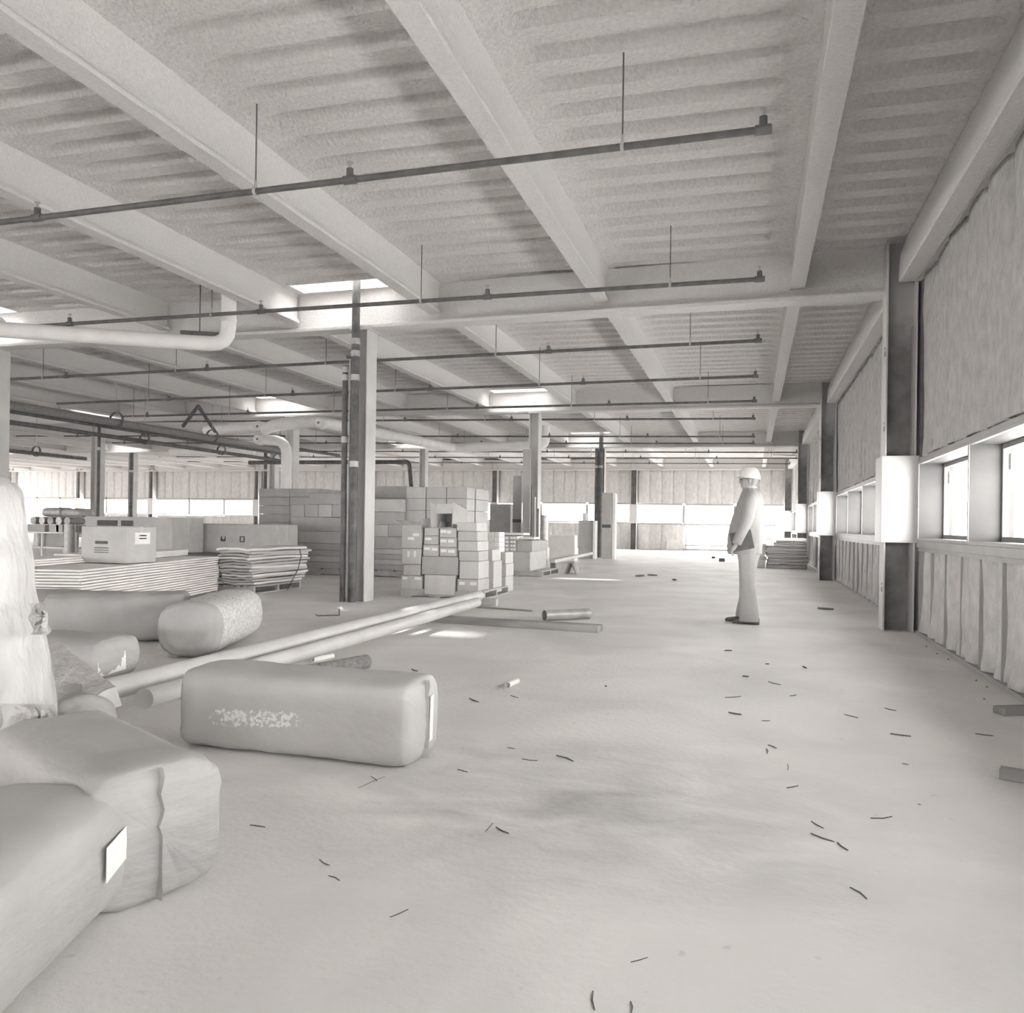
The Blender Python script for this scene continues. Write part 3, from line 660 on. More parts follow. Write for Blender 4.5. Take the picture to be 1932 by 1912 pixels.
def crumple(px, py, Y, w, h, dep, seed):
    c = ay(px, py, Y); u = R0; n_ = (Vector((0, 0, CH)) - c).normalized(); m = MB()
    def fn(a, b_):
        r = max(0, 1 - (2 * a - 1) ** 2 - (2 * b_ - 1) ** 2) ** .5
        q = c + u * (w * (a - .5)) + UP * (h * (b_ - .5)); k = abs(noise.noise(Vector((a * 3.3, b_ * 3.3, seed)))) * 1.5 + .5 * abs(noise.noise(Vector((a * 8, b_ * 8, seed))))
        q += u * .04 * noise.noise(Vector((a * 3, b_ * 3, seed + 4))) + n_ * (dep * r * (.25 + k) - .03)
        return _mt @ q
    m.grid(fn, 22, 22); m.build('torn_film', M['film'], e, angle=25)
crumple(52, 1392, 2.46, .20, .26, .07, 3); crumple(74, 1168, 2.62, .07, .13, .05, 9)
bale('bale with a dark puckered end and speckled side, right of the group', (-4.62, 6.22, 0), math.radians(110), 1.45, .52, .46, M['speckle'], 2.8, 31, fin=False, pinch=.22, nse=.7, capmat=M['paper2'])
bale('long kraft bale left of the speckled bale', (-5.60, 6.15, 0), math.radians(33), 1.15, .50, .46, M['paper2'], 3.0, 41, fin=False)
bale('kraft bale partly hidden behind the upright wrapped bale', (-6.35, 6.25, 0), math.radians(8), 1.3, .50, .44, M['paper2'], 2.6, 51, fin=False, pinch=.2)
e = bale('pale bale with a white label on its right end, in front of the kraft bales', (-4.80, 4.62, 0), math.radians(3), 1.10, .50, .31, M['paper'], 3.2, 61, fin=False)
sticker(e, [(.565, -.20, .05), (.58, .05, .07), (.575, .05, .20), (.56, -.20, .18)], M['label'])
bale('small rounded bag squeezed behind the torn-end bale', (-3.14, 3.20, 0), math.radians(135), .5, .30, .30, M['paper'], 2.4, 71, fin=False, pinch=.3)
# loose fibre batt leaning behind the torn-end bale
A = ay(66, 1236, 3.75); B = ay(158, 1322, 3.05); d = (B - A); u = d.normalized(); w = Vector((.62, .35, .18)).normalized(); w = (w - u * w.dot(u)).normalized(); nrm = u.cross(w)
m = MB()
def slab(uu, vv):
    p = A - u * .15 + d * 1.1 * uu + w * (.30 * (vv - .5)); return p + nrm * .02 * noise.noise(Vector((uu * 8, vv * 5, 2)))
for off in (.0, .10):
    m.grid(lambda a, b_: slab(a, b_) - nrm * off, 26, 10)
q0 = [slab(i / 26, 0) for i in range(27)]; m.loft([q0, [p - nrm * .10 for p in q0]], cap=False, close=False); q0 = [slab(i / 26, 1) for i in range(27)]; m.loft([q0, [p - nrm * .10 for p in q0]], cap=False, close=False); q0 = [slab(1, i / 10) for i in range(11)]; m.loft([q0, [p - nrm * .10 for p in q0]], cap=False, close=False)
tag(m.build('loose_batt', M['fibre2'], angle=70), 'loose fibrous batt leaning between the upright bale and the long pipes', 'insulation')

# ------------------------------------------------------------------ long pipes, planks and offcuts on the floor
def floor_pipe(name, a, c, r, material, label, hollow=0, cat='pipe', grp=None):
    a = Vector(a); c = Vector(c); m = MB()
    if hollow: m.hollow(a, c, r, hollow, 28)
    else: m.tube([a, c], r, 24)
    return tag(m.build(name, material), label, cat, grp)
a = fl(345, 1266, .17); c = fl(905, 1124, .17); d = (c - a); a = a - d * .14
floor_pipe('long_pipe', a, c, .064, M['palepipe'], 'long pale pipe, upper of the pair running back from the bales', grp='long pipes')
b1 = fl(300, 1311, .15); b2 = fl(900, 1137, .15); d = b2 - b1
floor_pipe('long_pipe', b1 - d * .02, b2, .058, M['palepipe'], 'long pale pipe, lower of the pair nearer the camera', grp='long pipes')
def block(name, c, sx, sy, h, material, label, rz=0, cat='timber', z=0, grp=None):
    m = MB(); m.box(-sx / 2, sx / 2, -sy / 2, sy / 2, 0, h); o = m.build(name, material, bevel=.004); o.location = (c[0], c[1], z); o.rotation_euler = (0, 0, rz); return tag(o, label, cat, grp)
far = (fl(905, 1141)); block('timber_block', (far.x - .02, far.y - .1), .62, .11, .098, M['wood'], 'timber block under the far ends of the long pipes')
nr = fl(320, 1333); block('timber_block', (nr.x + .12, nr.y + .5), .62, .10, .094, M['woodgrey'], 'dark timber block under the near part of the long pipes')
p = fl(846, 1177); q = fl(1128, 1195)
m = MB(); d = (q - p); L = d.length; m.box(-.35, L, 0, .19, 0, .072); o = m.build('plank', M['woodgrey'], bevel=.004); o.location = p; o.rotation_euler = (0, 0, math.atan2(d.y, d.x)); tag(o, 'weathered plank lying across the floor beyond the long pipes', 'plank')
p = fl(692, 1262); q = fl(500, 1298); floor_pipe('short_pipe', Vector((p.x, p.y, .055)), Vector((q.x, q.y, .055)), .053, M['greylag'], 'short grey pipe lying behind the scuffed bale')
p = fl(590, 1250); q = fl(628, 1243); floor_pipe('paper_tube', Vector((p.x, p.y, .022)), Vector((q.x, q.y, .022)), .02, M['label'], 'small white tube lying beside the short grey pipe', hollow=.004, cat='tube')
p = fl(1027, 1172); floor_pipe('pipe_offcut', Vector((p.x, p.y, .064)), Vector((p.x + .44, p.y + .44, .064)), .063, M['galv'], 'hollow pipe offcut showing its dark open end beyond the plank', hollow=.008)
p = fl(890, 1147); q = fl(1003, 1155); m = MB(); d = q - p; m.box(0, d.length, 0, .05, 0, .02); o = m.build('timber_strip', M['woodgrey']); o.location = p; o.rotation_euler = (0, 0, math.atan2(d.y, d.x)); tag(o, 'thin timber strip on the floor just beyond the plank', 'timber')
block('timber_block', fl(1925, 1347), .30, .10, .045, M['woodgrey'], 'upper of two wood offcuts at the right edge of the photo', .45)
block('timber_block', fl(1935, 1476), .20, .06, .05, M['woodgrey'], 'lower of two wood offcuts at the right edge of the photo', -.35)
# conduit stub with a bent wire, in front of the nearest column
p = fl(640, 1152); e = empty('conduit_stub', p); tag(e, 'white dusted conduit stub with a bent wire on the floor before the nearest column', 'conduit')
m = MB(); m.tube([(0, 0, 0), (0, 0, .012), (0, 0, .05)], [.13, .05, .03], 14); m.build('patch', M['gyp'], e)
q = fl(640, 1163) - p; r_ = fl(599, 1164) - p; m = MB(); m.tube([(0, 0, .06), (0, 0, .02), (q.x, q.y, .012), (r_.x, r_.y, .012), (r_.x - .04, r_.y + .03, .02)], .007, 6); m.build('wire', M['scrap'], e)

# ------------------------------------------------------------------ sheet stacks
HS = .60; _e1 = fl(413, 1049, HS); _e0 = fl(60, 1083, HS); _d = (_e1 - _e0).normalized(); GA = math.atan2(_d.y, _d.x) - PI / 2
def gyb(name, mk, x0, x1, y0, y1, z0, z1, bev=.004):
    """boards of the stack; x to the left of the front edge is negative, y runs back along the edge from its far end"""
    m = MB(); m.box(x0, x1, y0, y1, z0, z1); o = m.build(name, M[mk], bevel=bev); o.location = (_e1.x, _e1.y, 0); o.rotation_euler = (0, 0, GA); return o
NL = 16; th = (HS - .09) / NL
for i in range(4): tag(gyb('timber_bearer', 'wood', -1.2, -.03, -.3 - i * 1.02 - .05, -.3 - i * 1.02 + .05, 0, .088), f'timber bearer under the gypsum board stack, {ORD[i]} from the far end', 'timber', 'bearers under the board stack')
for i in range(NL):
    j = random.uniform(-.014, .010); k = random.uniform(-.02, .02); z0 = .09 + i * th
    o = gyb('gypsum_board', 'gyp', -1.22 + j, j, -3.66 + k, k, z0, z0 + th - .010); tag(o, f'white gypsum board pair in the low stack at left, {ORD[i]} from the floor', 'board', 'gypsum boards')
    if i < NL - 1:
        m = MB(); m.box(-1.15, -.07, -3.6, -.06, z0 + th - .0098, z0 + th - .0002); q_ = m.build('gap_shade', M['woodgrey'], o, smooth=False)  # dark filler sheet added so the gaps between boards read as shade
for i in range(4): tag(gyb('gypsum_board', 'gyp', -1.3 + .02 * i, -.52 + .015 * i, -2.1, .12 - .03 * i, HS + i * .022, HS + (i + 1) * .022 - .003, .002), f'short white board strapped on the gypsum stack, {ORD[i]} from the bottom of its bundle', 'board', 'short boards on the gypsum stack')
for i in range(3): tag(gyb('gypsum_board', 'gyp', -1.35, -.70 - .02 * i, -3.9, -2.3, HS + i * .024, HS + (i + 1) * .024 - .004, .002), f'short white board at the near end of the gypsum stack, {ORD[i]} up', 'board', 'short boards at near end')

# ------------------------------------------------------------------ cartons
def carton(c, sx, sy, h, label, material=None, rz=0.0, cat='box', grp='cartons', labels=(), tape=True, dents=0):
    """c = centre of the base"""
    material = material or M['card']
    e = empty('carton', c, rz); tag(e, label, cat, grp); m = MB()
    x, y = sx / 2 - .003, sy / 2 - .003; h -= .004
    m.box(-x, x, -y, y, 0, h); m.build('body', material, e, bevel=min(.008, h * .05))
    if tape:
        m = MB(); m.box(-x * .98, x * .98, -.025, .025, h, h + .0015); m.box(x, x + .0015, -.025, .025, h * .72, h); m.box(-x - .0015, -x, -.025, .025, h * .72, h); m.build('tape', M['card2'], e)
    for (fa, u0, u1, v0, v1, mk) in labels:
        m = MB()
        if fa == 'y': m.box(-x + 2 * x * u0, -x + 2 * x * u1, -y - .003, -y - .0005, h * v0, h * v1)
        else: m.box(x + .0005, x + .003, -y + 2 * y * u0, -y + 2 * y * u1, h * v0, h * v1)
        m.build('label' if mk == 'label' else 'print', M[mk], e)
    return e
def pallet(c, sx, sy, label, h=.125, rz=0, mk='wood'):
    e = empty('pallet', c, rz); tag(e, label, 'pallet', 'pallets'); n = 6
    for i in range(n):
        m = MB(); x0 = -sx / 2 + i * (sx + .04) / n; m.box(x0, x0 + sx / n - .04, -sy / 2, sy / 2, h - .02, h); m.build('deck_board', M[mk], e)
    for j in (-1, 0, 1):
        m = MB(); m.box(-sx / 2, sx / 2, j * (sy / 2 - .025) - .025, j * (sy / 2 - .025) + .025, .018, h - .02); m.build('stringer', M[mk], e)
    for i in (0, 2, 5):
        m = MB(); x0 = -sx / 2 + i * (sx + .04) / n; m.box(x0, x0 + sx / n - .04, -sy / 2, sy / 2, 0, .018); m.build('bottom_board', M[mk], e)
    return e
def front(x0, x1, yt, yb, Y, dep, label, mk='card', rz=0, zmin=0.0, ground=False, **kw):
    """carton whose front face is seen between those picture columns and rows, standing at depth Y"""
    a = ay(x0, yb, Y); c = ay(x1, yb, Y); t = ay((x0 + x1) / 2, yt, Y); zb = ay((x0 + x1) / 2, yb, Y).z; zb = 0.0 if ground else max(zb, zmin)
    return carton(((a.x + c.x) / 2, Y + dep / 2, zb), c.x - a.x, dep, t.z - zb, label, M[mk], rz, **kw)
LL = lambda *r: [('y', *q, 'label') for q in r]
# big carton on the gypsum stack
zt = HS
def solve_on(x, y, z): return fl(x, y, z)
p = fl(237, 1064, HS); hbx = .44
carton((p.x - .34, p.y + .27, HS), .66, .52, hbx, 'printed carton sitting on top of the gypsum board stack', M['card'], 0,
       labels=[('y', .32, .60, .52, .60, 'print'), ('y', .30, .62, .40, .425, 'print'), ('y', .30, .62, .34, .36, 'print'), ('y', .30, .62, .28, .30, 'print'), ('x', .28, .78, .52, .84, 'label'), ('x', .42, .66, .74, .77, 'print'), ('x', .42, .66, .66, .69, 'print')])
# long cartons behind the stack
a = ay(325, 1000, 12.6); carton((a.x - 1.0, 13.05, 0), 2.0, .9, ay(325, 976, 12.6).z, 'long carton with dark printed panels behind the gypsum stack', M['card'], 0, labels=[('y', .14, .38, .85, .94, 'print'), ('y', .42, .56, .85, .94, 'print')])
a = ay(520, 1000, 13.6); carton((a.x - .95, 14.0, 0), 1.9, .8, ay(520, 990, 13.6).z, 'long carton with two small printed symbols, right of the printed panel carton', M['card'], 0, labels=[('y', .355, .365, .68, .77, 'print'), ('y', .40, .41, .68, .77, 'print'), ('y', .355, .41, .68, .72, 'print'), ('y', .58, .595, .67, .78, 'print'), ('y', .625, .64, .67, .78, 'print'), ('y', .58, .64, .67, .69, 'print'), ('y', .58, .64, .76, .78, 'print')])
a = ay(402, 1000, 14.9); carton((a.x - .9, 15.3, 0), 1.6, .8, ay(395, 988, 14.9).z, 'narrow slice of a carton between the two long cartons', M['card3'])
# mixed pallet of cartons right of the nearest column
YG = 11.46
pallet((-4.50, YG + .62, 0), 1.36, 1.25, 'pallet under the mixed carton stack beyond the long pipes')
G = 'cartons on the mixed pallet'
front(756, 797, 1086, 1121, YG, .5, 'taped carton at the bottom left corner of the mixed pallet stack', labels=LL((.05, .30, .78, .93), (.62, .92, .78, .93)), grp=G)
front(760, 794, 1065, 1086, YG + .02, .48, 'plain carton second up in the left column of the mixed pallet', grp=G)
front(758, 794, 1035, 1065, YG, .48, 'carton with two upright labels, third up in the left column of the mixed pallet', labels=LL((.28, .42, .45, .85), (.62, .76, .45, .85)), grp=G)
o1 = front(757, 794, 990, 1035, YG, .48, 'open-topped carton with spread flaps on top of the left column', labels=LL((.58, .92, .52, .64), (.32, .66, .36, .48)), grp=G, tape=False)
front(799.5, 857, 1085, 1123, YG - .03, .5, 'crumpled wide carton at the bottom centre of the mixed pallet', mk='card2', grp=G)
front(795, 864, 1050, 1085, YG, .5, 'large plain carton second up in the centre of the mixed pallet', mk='card3', grp=G)
front(797.5, 828, 1028, 1050, YG + .02, .45, 'small carton with two labels on the left half of the large plain carton', labels=LL((.08, .46, .55, .78), (.55, .92, .50, .73)), grp=G)
front(799.5, 827.5, 1011, 1028, YG + .03, .42, 'small carton with one label, one up from the large plain carton at left', labels=LL((.06, .5, .5, .8)), grp=G)
o2 = front(800, 828, 996, 1011, YG + .06, .42, 'low open carton with a raised flap in the centre of the mixed pallet', grp=G, tape=False, mk='card2')
front(829, 861.5, 1033, 1050, YG, .45, 'labelled carton, lowest of three at centre right of the mixed pallet', labels=LL((.06, .42, .45, .8), (.5, .9, .4, .75)), grp=G)
front(829, 861.5, 1014.5, 1033, YG, .45, 'labelled carton, middle of three at centre right of the mixed pallet', labels=LL((.04, .42, .5, .8), (.5, .86, .5, .8)), grp=G)
front(829, 861, 997, 1014.5, YG, .45, 'labelled carton, top of three at centre right of the mixed pallet', labels=LL((.06, .42, .5, .82), (.45, .7, .45, .78)), grp=G)
rows = [(1093, 1122, 862, 903, 'with two labels, lowest'), (1059, 1093, 866, 903, 'tall and plain, second up'), (1040, 1059, 865, 902.5, 'plain, third up'), (1021, 1040, 864, 902, 'plain, fourth up'), (1002.6, 1021, 863, 900.5, 'plain, fifth up'), (985.5, 1002.6, 861, 899, 'plain, topmost')]
for i, (t, b_, x0, x1, w) in enumerate(rows):
    front(x0, x1, t, b_, YG, .5, f'carton {w} in the right column of the mixed pallet', mk='card2' if i % 2 else 'card', labels=LL((.1, .38, .62, .82), (.62, .92, .62, .82)) if i == 0 else (), grp=G, rz=.02 * (i % 3 - 1))
# open box with flaps on top of the mixed pallet
zt = ay(840, 996, YG).z; e = empty('open_carton', ay(838, 996, YG + .22)); e.location.z = zt; tag(e, 'open empty carton lying on its side on top of the mixed pallet', 'box', G)
x0 = ay(823, 970, YG).x - e.location.x; x1 = ay(853, 970, YG).x - e.location.x; h = ay(838, 951, YG).z - zt
m = MB(); t = .008
m.box(x0, x0 + t, -.2, .2, 0, h); m.box(x1 - t, x1, -.2, .2, 0, h); m.box(x0, x1, -.2, .2, 0, t); m.box(x0, x1, -.2, .2, h - t, h); m.box(x0, x1, .192, .2, 0, h); m.build('body', M['card'], e)
m = MB(); m.hexa([(x0, -.2, h), (x1, -.2, h), (x1, -.2, h - t), (x0, -.2, h - t), (x0, -.24, h - .14), (x1, -.24, h - .14), (x1, -.235, h - .15), (x0, -.235, h - .15)]); m.build('flap', M['card2'], e)
m = MB(); m.hexa([(x1, -.2, .06), (x1 + .20, -.1, .02), (x1 + .20, -.092, .02), (x1, -.192, .06), (x1, -.2, h + .03), (x1 + .2, -.1, h - .09), (x1 + .2, -.092, h - .09), (x1, -.192, h + .03)]); m.build('flap', M['card2'], e)
m = MB(); m.hexa([(x0 - .11, -.16, 0), (x0 - .01, -.2, 0), (x0 - .01, -.19, 0), (x0 - .11, -.15, 0), (x0 - .13, -.16, h + .03), (x0 - .01, -.2, h - .02), (x0 - .01, -.19, h - .02), (x0 - .13, -.15, h + .03)]); m.build('flap', M['card2'], e)
for o_, dx in ((o1, 0), (o2, 0)):
    bx = [c_ for c_ in o_.children if c_.name.startswith('body')][0].data; X_ = max(v.co.x for v in bx.vertices); Y_ = max(v.co.y for v in bx.vertices); Z_ = max(v.co.z for v in bx.vertices)
    m = MB(); m.hexa([(-X_, -Y_, Z_), (-X_, Y_, Z_), (-X_ + .006, Y_, Z_), (-X_ + .006, -Y_, Z_), (-X_ - .14, -Y_, Z_ + .06), (-X_ - .14, Y_, Z_ + .06), (-X_ - .135, Y_, Z_ + .07), (-X_ - .135, -Y_, Z_ + .07)]); m.build('flap', M['card2'], o_)
    m = MB(); m.hexa([(X_, -Y_, Z_), (X_, Y_, Z_), (X_ - .006, Y_, Z_), (X_ - .006, -Y_, Z_), (X_ + .03, -Y_, Z_ + .10), (X_ + .03, Y_, Z_ + .10), (X_ + .024, Y_, Z_ + .10), (X_ + .024, -Y_, Z_ + .10)]); m.build('flap', M['card2'], o_)
# second rank of cartons behind, seen past the right column
for i, (t, b_, x0, x1, Y, w) in enumerate([(1059, 1120, 917, 931, 12.1, 'tall narrow carton behind the right column, standing on the pallet edge'), (1037, 1059, 914, 929, 12.1, 'small carton on the tall narrow one behind the right column'),
        (1088, 1118, 934, 954, 12.9, 'lowest of three cartons at the far right of the mixed pallet'), (1064, 1088, 934, 955, 12.9, 'middle of three cartons at the far right of the mixed pallet'), (1042, 1064, 933, 954, 12.9, 'top of three cartons at the far right of the mixed pallet')]):
    front(x0, x1, t, b_, Y, .45, w, mk='card2', grp=G)
for i in range(4):
    for j in range(2):
        front(921 + j * 11, 931 + j * 11, 1004 + i * 9.5, 1013.5 + i * 9.5, 12.5 + .02 * j, .30, f'small pale packet above the tall narrow carton, {ORD[i]} row down, {"left" if j == 0 else "right"}', mk='gyp', grp='small pale packets', tape=False)
# second pallet further back
YH = 17.0
pallet((-4.85, YH + .75, 0), 1.0, 1.5, 'pallet under the far carton stack right of the mixed pallet')
GH = 'cartons on the far pallet'
front(960, 1000, 1041, 1079, YH, 1.45, 'large carton at the base of the far carton stack', grp=GH)
front(975, 1004, 1020, 1041, YH, 1.4, 'upper carton on the right of the far carton stack', grp=GH, mk='card3')
for i in range(4):
    for j in range(2):
        front(947 + j * 14, 960 + j * 14, 1012 + i * 7.2, 1019.2 + i * 7.2, YH - .05 + .03 * j, .4, f'small labelled carton on the far pallet, {ORD[i]} row down, {"left" if j == 0 else "right"}', labels=LL((.1, .45, .3, .8), (.55, .9, .3, .8)), grp='small cartons on the far pallet', tape=False)
for i, (x0, x1, y) in enumerate(((928, 975, 1012), (945, 985, 1006), (968, 1003, 1014))):
    a = ay(x0, y, YH); c = ay(x1, y, YH); m = MB(); m.box(0, c.x - a.x, 0, .5, 0, .045); o = m.build('flat_sheet', M['gyp']); o.location = (a.x, YH + .02 + .1 * i, a.z - .04); tag(o, f'pale flat pack on top of the far carton stack, {ORD[i]} from the left', 'sheet', 'flat packs')
front(923, 963, 951, 1010, 20.2, .9, 'tall brown carton stack section behind the far pallet', mk='card3', grp='tall cartons')
front(923, 963, 1010, 1050, 20.2, .9, 'base carton behind the far pallet', mk='card3', ground=True, grp='tall cartons')

# tall carton wall behind the nearest column
GT = 'cartons in the tall stack'
YS = 15.4
def bank(x0, x1, ys, Y, dep, nx, name, mks, zmin=0.0, ground=False):
    for r in range(len(ys) - 1):
        n = nx[r] if isinstance(nx, (list, tuple)) else nx
        for i in range(n):
            xa = x0 + (x1 - x0) * i / n; xb = x0 + (x1 - x0) * (i + 1) / n
            pos = '' if n == 1 else f', {ORD[i]} from the left'
            front(xa, xb, ys[r], ys[r + 1], Y, dep, f'carton in the {name}, {ORD[r]} row down{pos}', mk=mks[(r + i) % len(mks)], grp=GT, tape=False, zmin=zmin, ground=ground and r == len(ys) - 2)
pallet((-7.95, YS + .55, 0), 2.5, 1.1, 'long pallet under the tall carton stack behind the nearest column', .14)
bank(548, 652, [952, 976, 1003, 1025, 1038, 1049, 1060, 1078], YS, 1.0, [4, 1, 1, 1, 1, 1, 1], 'tall stack left of the risers', ['card3', 'card3', 'card'], zmin=.142)
front(583, 652, 930, 952, YS, 1.0, 'wide carton on top of the tall stack left of the riser pipes', mk='card3', grp=GT)
bank(488, 604, [922, 938, 954, 970, 986, 1002, 1020, 1040, 1058], 17.2, 1.1, [2] * 8, 'rear stack at left', ['card3', 'card3'], ground=True)
bank(706, 758, [942, 966, 990, 1013, 1036, 1046, 1056, 1066, 1080], YS, 1.0, [1, 1, 2, 1, 1, 1, 1, 1], 'tall stack right of the column', ['card', 'card3'], zmin=.142)
front(704, 766, 917, 940, YS + 1.02, .8, 'dark-topped wide carton behind the tall stack right of the nearest column', mk='card3', grp=GT)
front(704, 766, 940, 1070, YS + 1.02, .8, 'plain carton below the dark-topped wide carton, behind the tall stack', mk='card3', grp=GT, ground=True, tape=False)
a = ay(764, 1050, 15.6); c = ay(880, 1050, 15.6); zz = [0, .30, .60, .90, 1.15, 1.40, 1.65, ay(820, 919, 15.6).z]
for r in range(len(zz) - 1):
    for i in range(3):
        w = (c.x - a.x) / 3
        for j in range(2):
            if j == 1 and i < 2: continue
            carton((a.x + w * (i + .5), 15.6 + .25 + .5 * j + .25 * j, zz[r]), w - .01, .5 if j == 0 else .85, zz[r + 1] - zz[r], f'carton in the square stack, {ORD[r]} up, {ORD[i]} from left{", rear" if j else ""}', M['card'], 0, grp=GT, tape=False)

# bundles of flattened cardboard on pallets
def bundle(c, sx, sy, h, label, mk, seed, bow=.06, grp='flattened carton bundles'):
    m = MB(); nx, ny = 10, 10; rings = []
    def z(u, v): return bow * ((2 * u - 1) ** 2) * (.6 + .8 * noise.noise(Vector((seed, v, 0)))) + .012 * noise.noise(Vector((u * 4, v * 4, seed)))
    ox = .03 * noise.noise(Vector((seed * 1.7, 3, 0))); oy = .05 * noise.noise(Vector((seed * 2.3, 8, 0)))
    top = lambda u, v: Vector((ox + sx * (u - .5), oy + sy * (v - .5) * (1 + .04 * noise.noise(Vector((u * 3, seed, 5)))), h + z(u, v)))
    bot = lambda u, v: Vector((ox + sx * (u - .5), oy + sy * (v - .5), z(u, v)))
    m.grid(top, nx, ny); m.grid(bot, nx, ny)
    for vv in (0, 1): m.loft([[bot(i / nx, vv) for i in range(nx + 1)], [top(i / nx, vv) for i in range(nx + 1)]], cap=False, close=False)
    for uu in (0, 1): m.loft([[bot(uu, i / ny) for i in range(ny + 1)], [top(uu, i / ny) for i in range(ny + 1)]], cap=False, close=False)
    o = m.build('cardboard_bundle', M[mk], angle=50); o.location = c; return tag(o, label, 'cardboard bundle', grp)
p1 = fl(478, 1122); p2 = fl(567, 1110)
pallet((p1.x - .33, (p1.y + p2.y) / 2, 0), .66, 1.36, 'pallet under the curled cardboard bundles left of the nearest column')
z = .13; N = 13
for i in range(N):
    h = .040 + .012 * random.random(); sy = 1.45 + .25 * min(1, i / 7) + random.uniform(-.08, .08)
    bundle((p1.x - .30 + random.uniform(-.04, .04), (p1.y + p2.y) / 2 + .10, z), .56, sy, h * .72, f'bundle of flattened cardboard on the strapped pallet, {ORD[i]} up', 'card2' if i % 3 else 'gyp', i * 3.1, .02 if i < 5 else -.03, 'strapped cardboard bundles'); z += h
m = MB(); pts = [Vector((p1.x + .03, p2.y - .12, z - .06)), Vector((p1.x + .09, p2.y - .16, z * .75)), Vector((p1.x + .07, p2.y - .22, z * .45)), Vector((p1.x + .03, p2.y - .45, .03)), Vector((p1.x + .05, p2.y - .5, .012))]
m.tube(pts, .008, 6); tag(m.build('loose_strap', M['scrap']), 'loose dark strap hanging from the curled cardboard bundles', 'strap')
q1 = fl(416, 1121); q2 = fl(466, 1113)
pallet((q1.x - .52, (q1.y + q2.y) / 2 + .1, 0), .8, .95, 'pallet under the dark wrapped bundles beside the gypsum stack')
z = .13
for i in range(8):
    bundle((q1.x - .52, (q1.y + q2.y) / 2 + .12, z), .78, .9, .045, f'dark wrapped bundle on the pallet beside the gypsum stack, {ORD[i]} up', 'greylag' if i > 2 else 'film', i * 5.3 + 40, .02, 'dark wrapped bundles'); z += .058
# board stack by the right wall
r1 = fl(1447, 1073); r2 = fl(1523, 1075)
pallet(((r1.x + r2.x) / 2, r1.y + .7, 0), r2.x - r1.x, 1.3, 'pallet under the dark board stack by the right wall', .12, 0, 'woodgrey')
z = .13; top = ay(1483, 1021, r1.y).z; N = 13; h = (top - .13) / N
for i in range(N):
    x = random.uniform(-.05, .05); sh = -.02 + .008 * i
    bundle(((r1.x + r2.x) / 2 + x + (.10 if i > 9 else 0), r1.y + .65, z), r2.x - r1.x - (.25 if i > 9 else 0), 1.25, h * .80, f'warped dark board in the stack by the right wall, {ORD[i]} up', 'woodgrey' if i % 2 else 'tubecard', i * 2.7 + 9, .012, 'warped boards by the right wall'); z += h
m = MB(); m.box(r1.x - .02, r2.x - .03, r1.y - .02, r1.y + 1.3, z, z + .07); tag(m.build('pale_board', M['gyp'], bevel=.004), 'pale board laid across the top of the dark board stack', 'board')
for i in range(9):
    m = MB(); x = r1.x - .25 + random.uniform(-.03, .03); m.box(x, x + .22, r1.y + .3, r1.y + 1.1, .01 + i * .075, .01 + i * .075 + .068); tag(m.build('pale_packet', M['gyp'], bevel=.006), f'pale packet in the narrow pile left of the dark board stack, {ORD[i]} up', 'packet', 'pale packets')
# timber on trestles, tubes and leaning sheets by the second and third row columns
A = ay(1037, 1056, 18.8); B = ay(1112, 1042, 27.0); d = B - A
m = MB(); L = d.length; m.box(0, L, -.13, .0, -.08, .0); o = m.build('long_timber', M['ply'], bevel=.004); o.location = A; o.rotation_euler = (0, -math.asin(d.z / L), math.atan2(d.y, d.x)); tag(o, 'long pale timber resting on trestles beyond the far pallet', 'timber')
q = fl(1041, 1080); block('timber_block', (q.x, q.y + .2), .13, .2, A.z - .09, M['woodgrey'], 'short post under the near end of the long pale timber')
q = fl(1078, 1083); e = empty('trestle', q); tag(e, 'small sawhorse on the floor under the long pale timber', 'trestle')
for s_ in (-1, 1):
    m = MB(); m.hexa([(s_ * .13 - .02, -.1, 0), (s_ * .13 + .02, -.1, 0), (s_ * .13 + .02, .3, 0), (s_ * .13 - .02, .3, 0), (s_ * .03 - .02, -.1, .25), (s_ * .03 + .02, -.1, .25), (s_ * .03 + .02, .3, .25), (s_ * .03 - .02, .3, .25)]); m.build('leg', M['woodgrey'], e)
m = MB(); m.box(-.09, .09, -.1, .3, .25, .28); m.build('top', M['wood'], e)
def panel(x0, x1, yt, yb, Y, th, mk, label, name='sheet_panel', strip=None, rz=0):
    a = ay(x0, yb, Y); c = ay(x1, yb, Y); t = ay(x0, yt, Y).z; e = empty(name, (a.x, Y, 0)); e.rotation_euler = (0, 0, rz); tag(e, label, 'sheet', 'leaning sheets')
    m = MB(); m.box(0, c.x - a.x, 0, th, 0, t); m.build('sheet', M[mk], e, bevel=.004)
    if strip: m = MB(); m.box(0, c.x - a.x, -.004, 0, ay(x0, strip[1], Y).z, ay(x0, strip[0], Y).z); m.build('dark_band', M['print'], e)
    return e
yq = gy(1, COLX[1])
panel(966, 982, 898, 1056, yq + .25, .10, 'card3', 'tall dark sheet with a black band leaning left of the second-row column', strip=(980, 986))
panel(984, 998, 848, 1060, yq - .14, .06, 'tubecard', 'tall grey sheet standing against the second-row column')
panel(1135, 1152, 930, 1043, 27.4, .5, 'tubecard', 'grey cabinet-like sheet pack with a dark band by the third-row risers', strip=(990, 996))
panel(1154, 1160, 931, 1043, 27.5, .3, 'gyp', 'white-edged sheet right of the grey sheet pack')
panel(1091, 1117, 982, 1043, 27.3, .4, 'tubecard', 'shorter grey sheet pack left of the third-row risers')
panel(1118, 1123, 983, 1045, 27.2, .4, 'gyp', 'white sheet edge between the short grey pack and the risers')
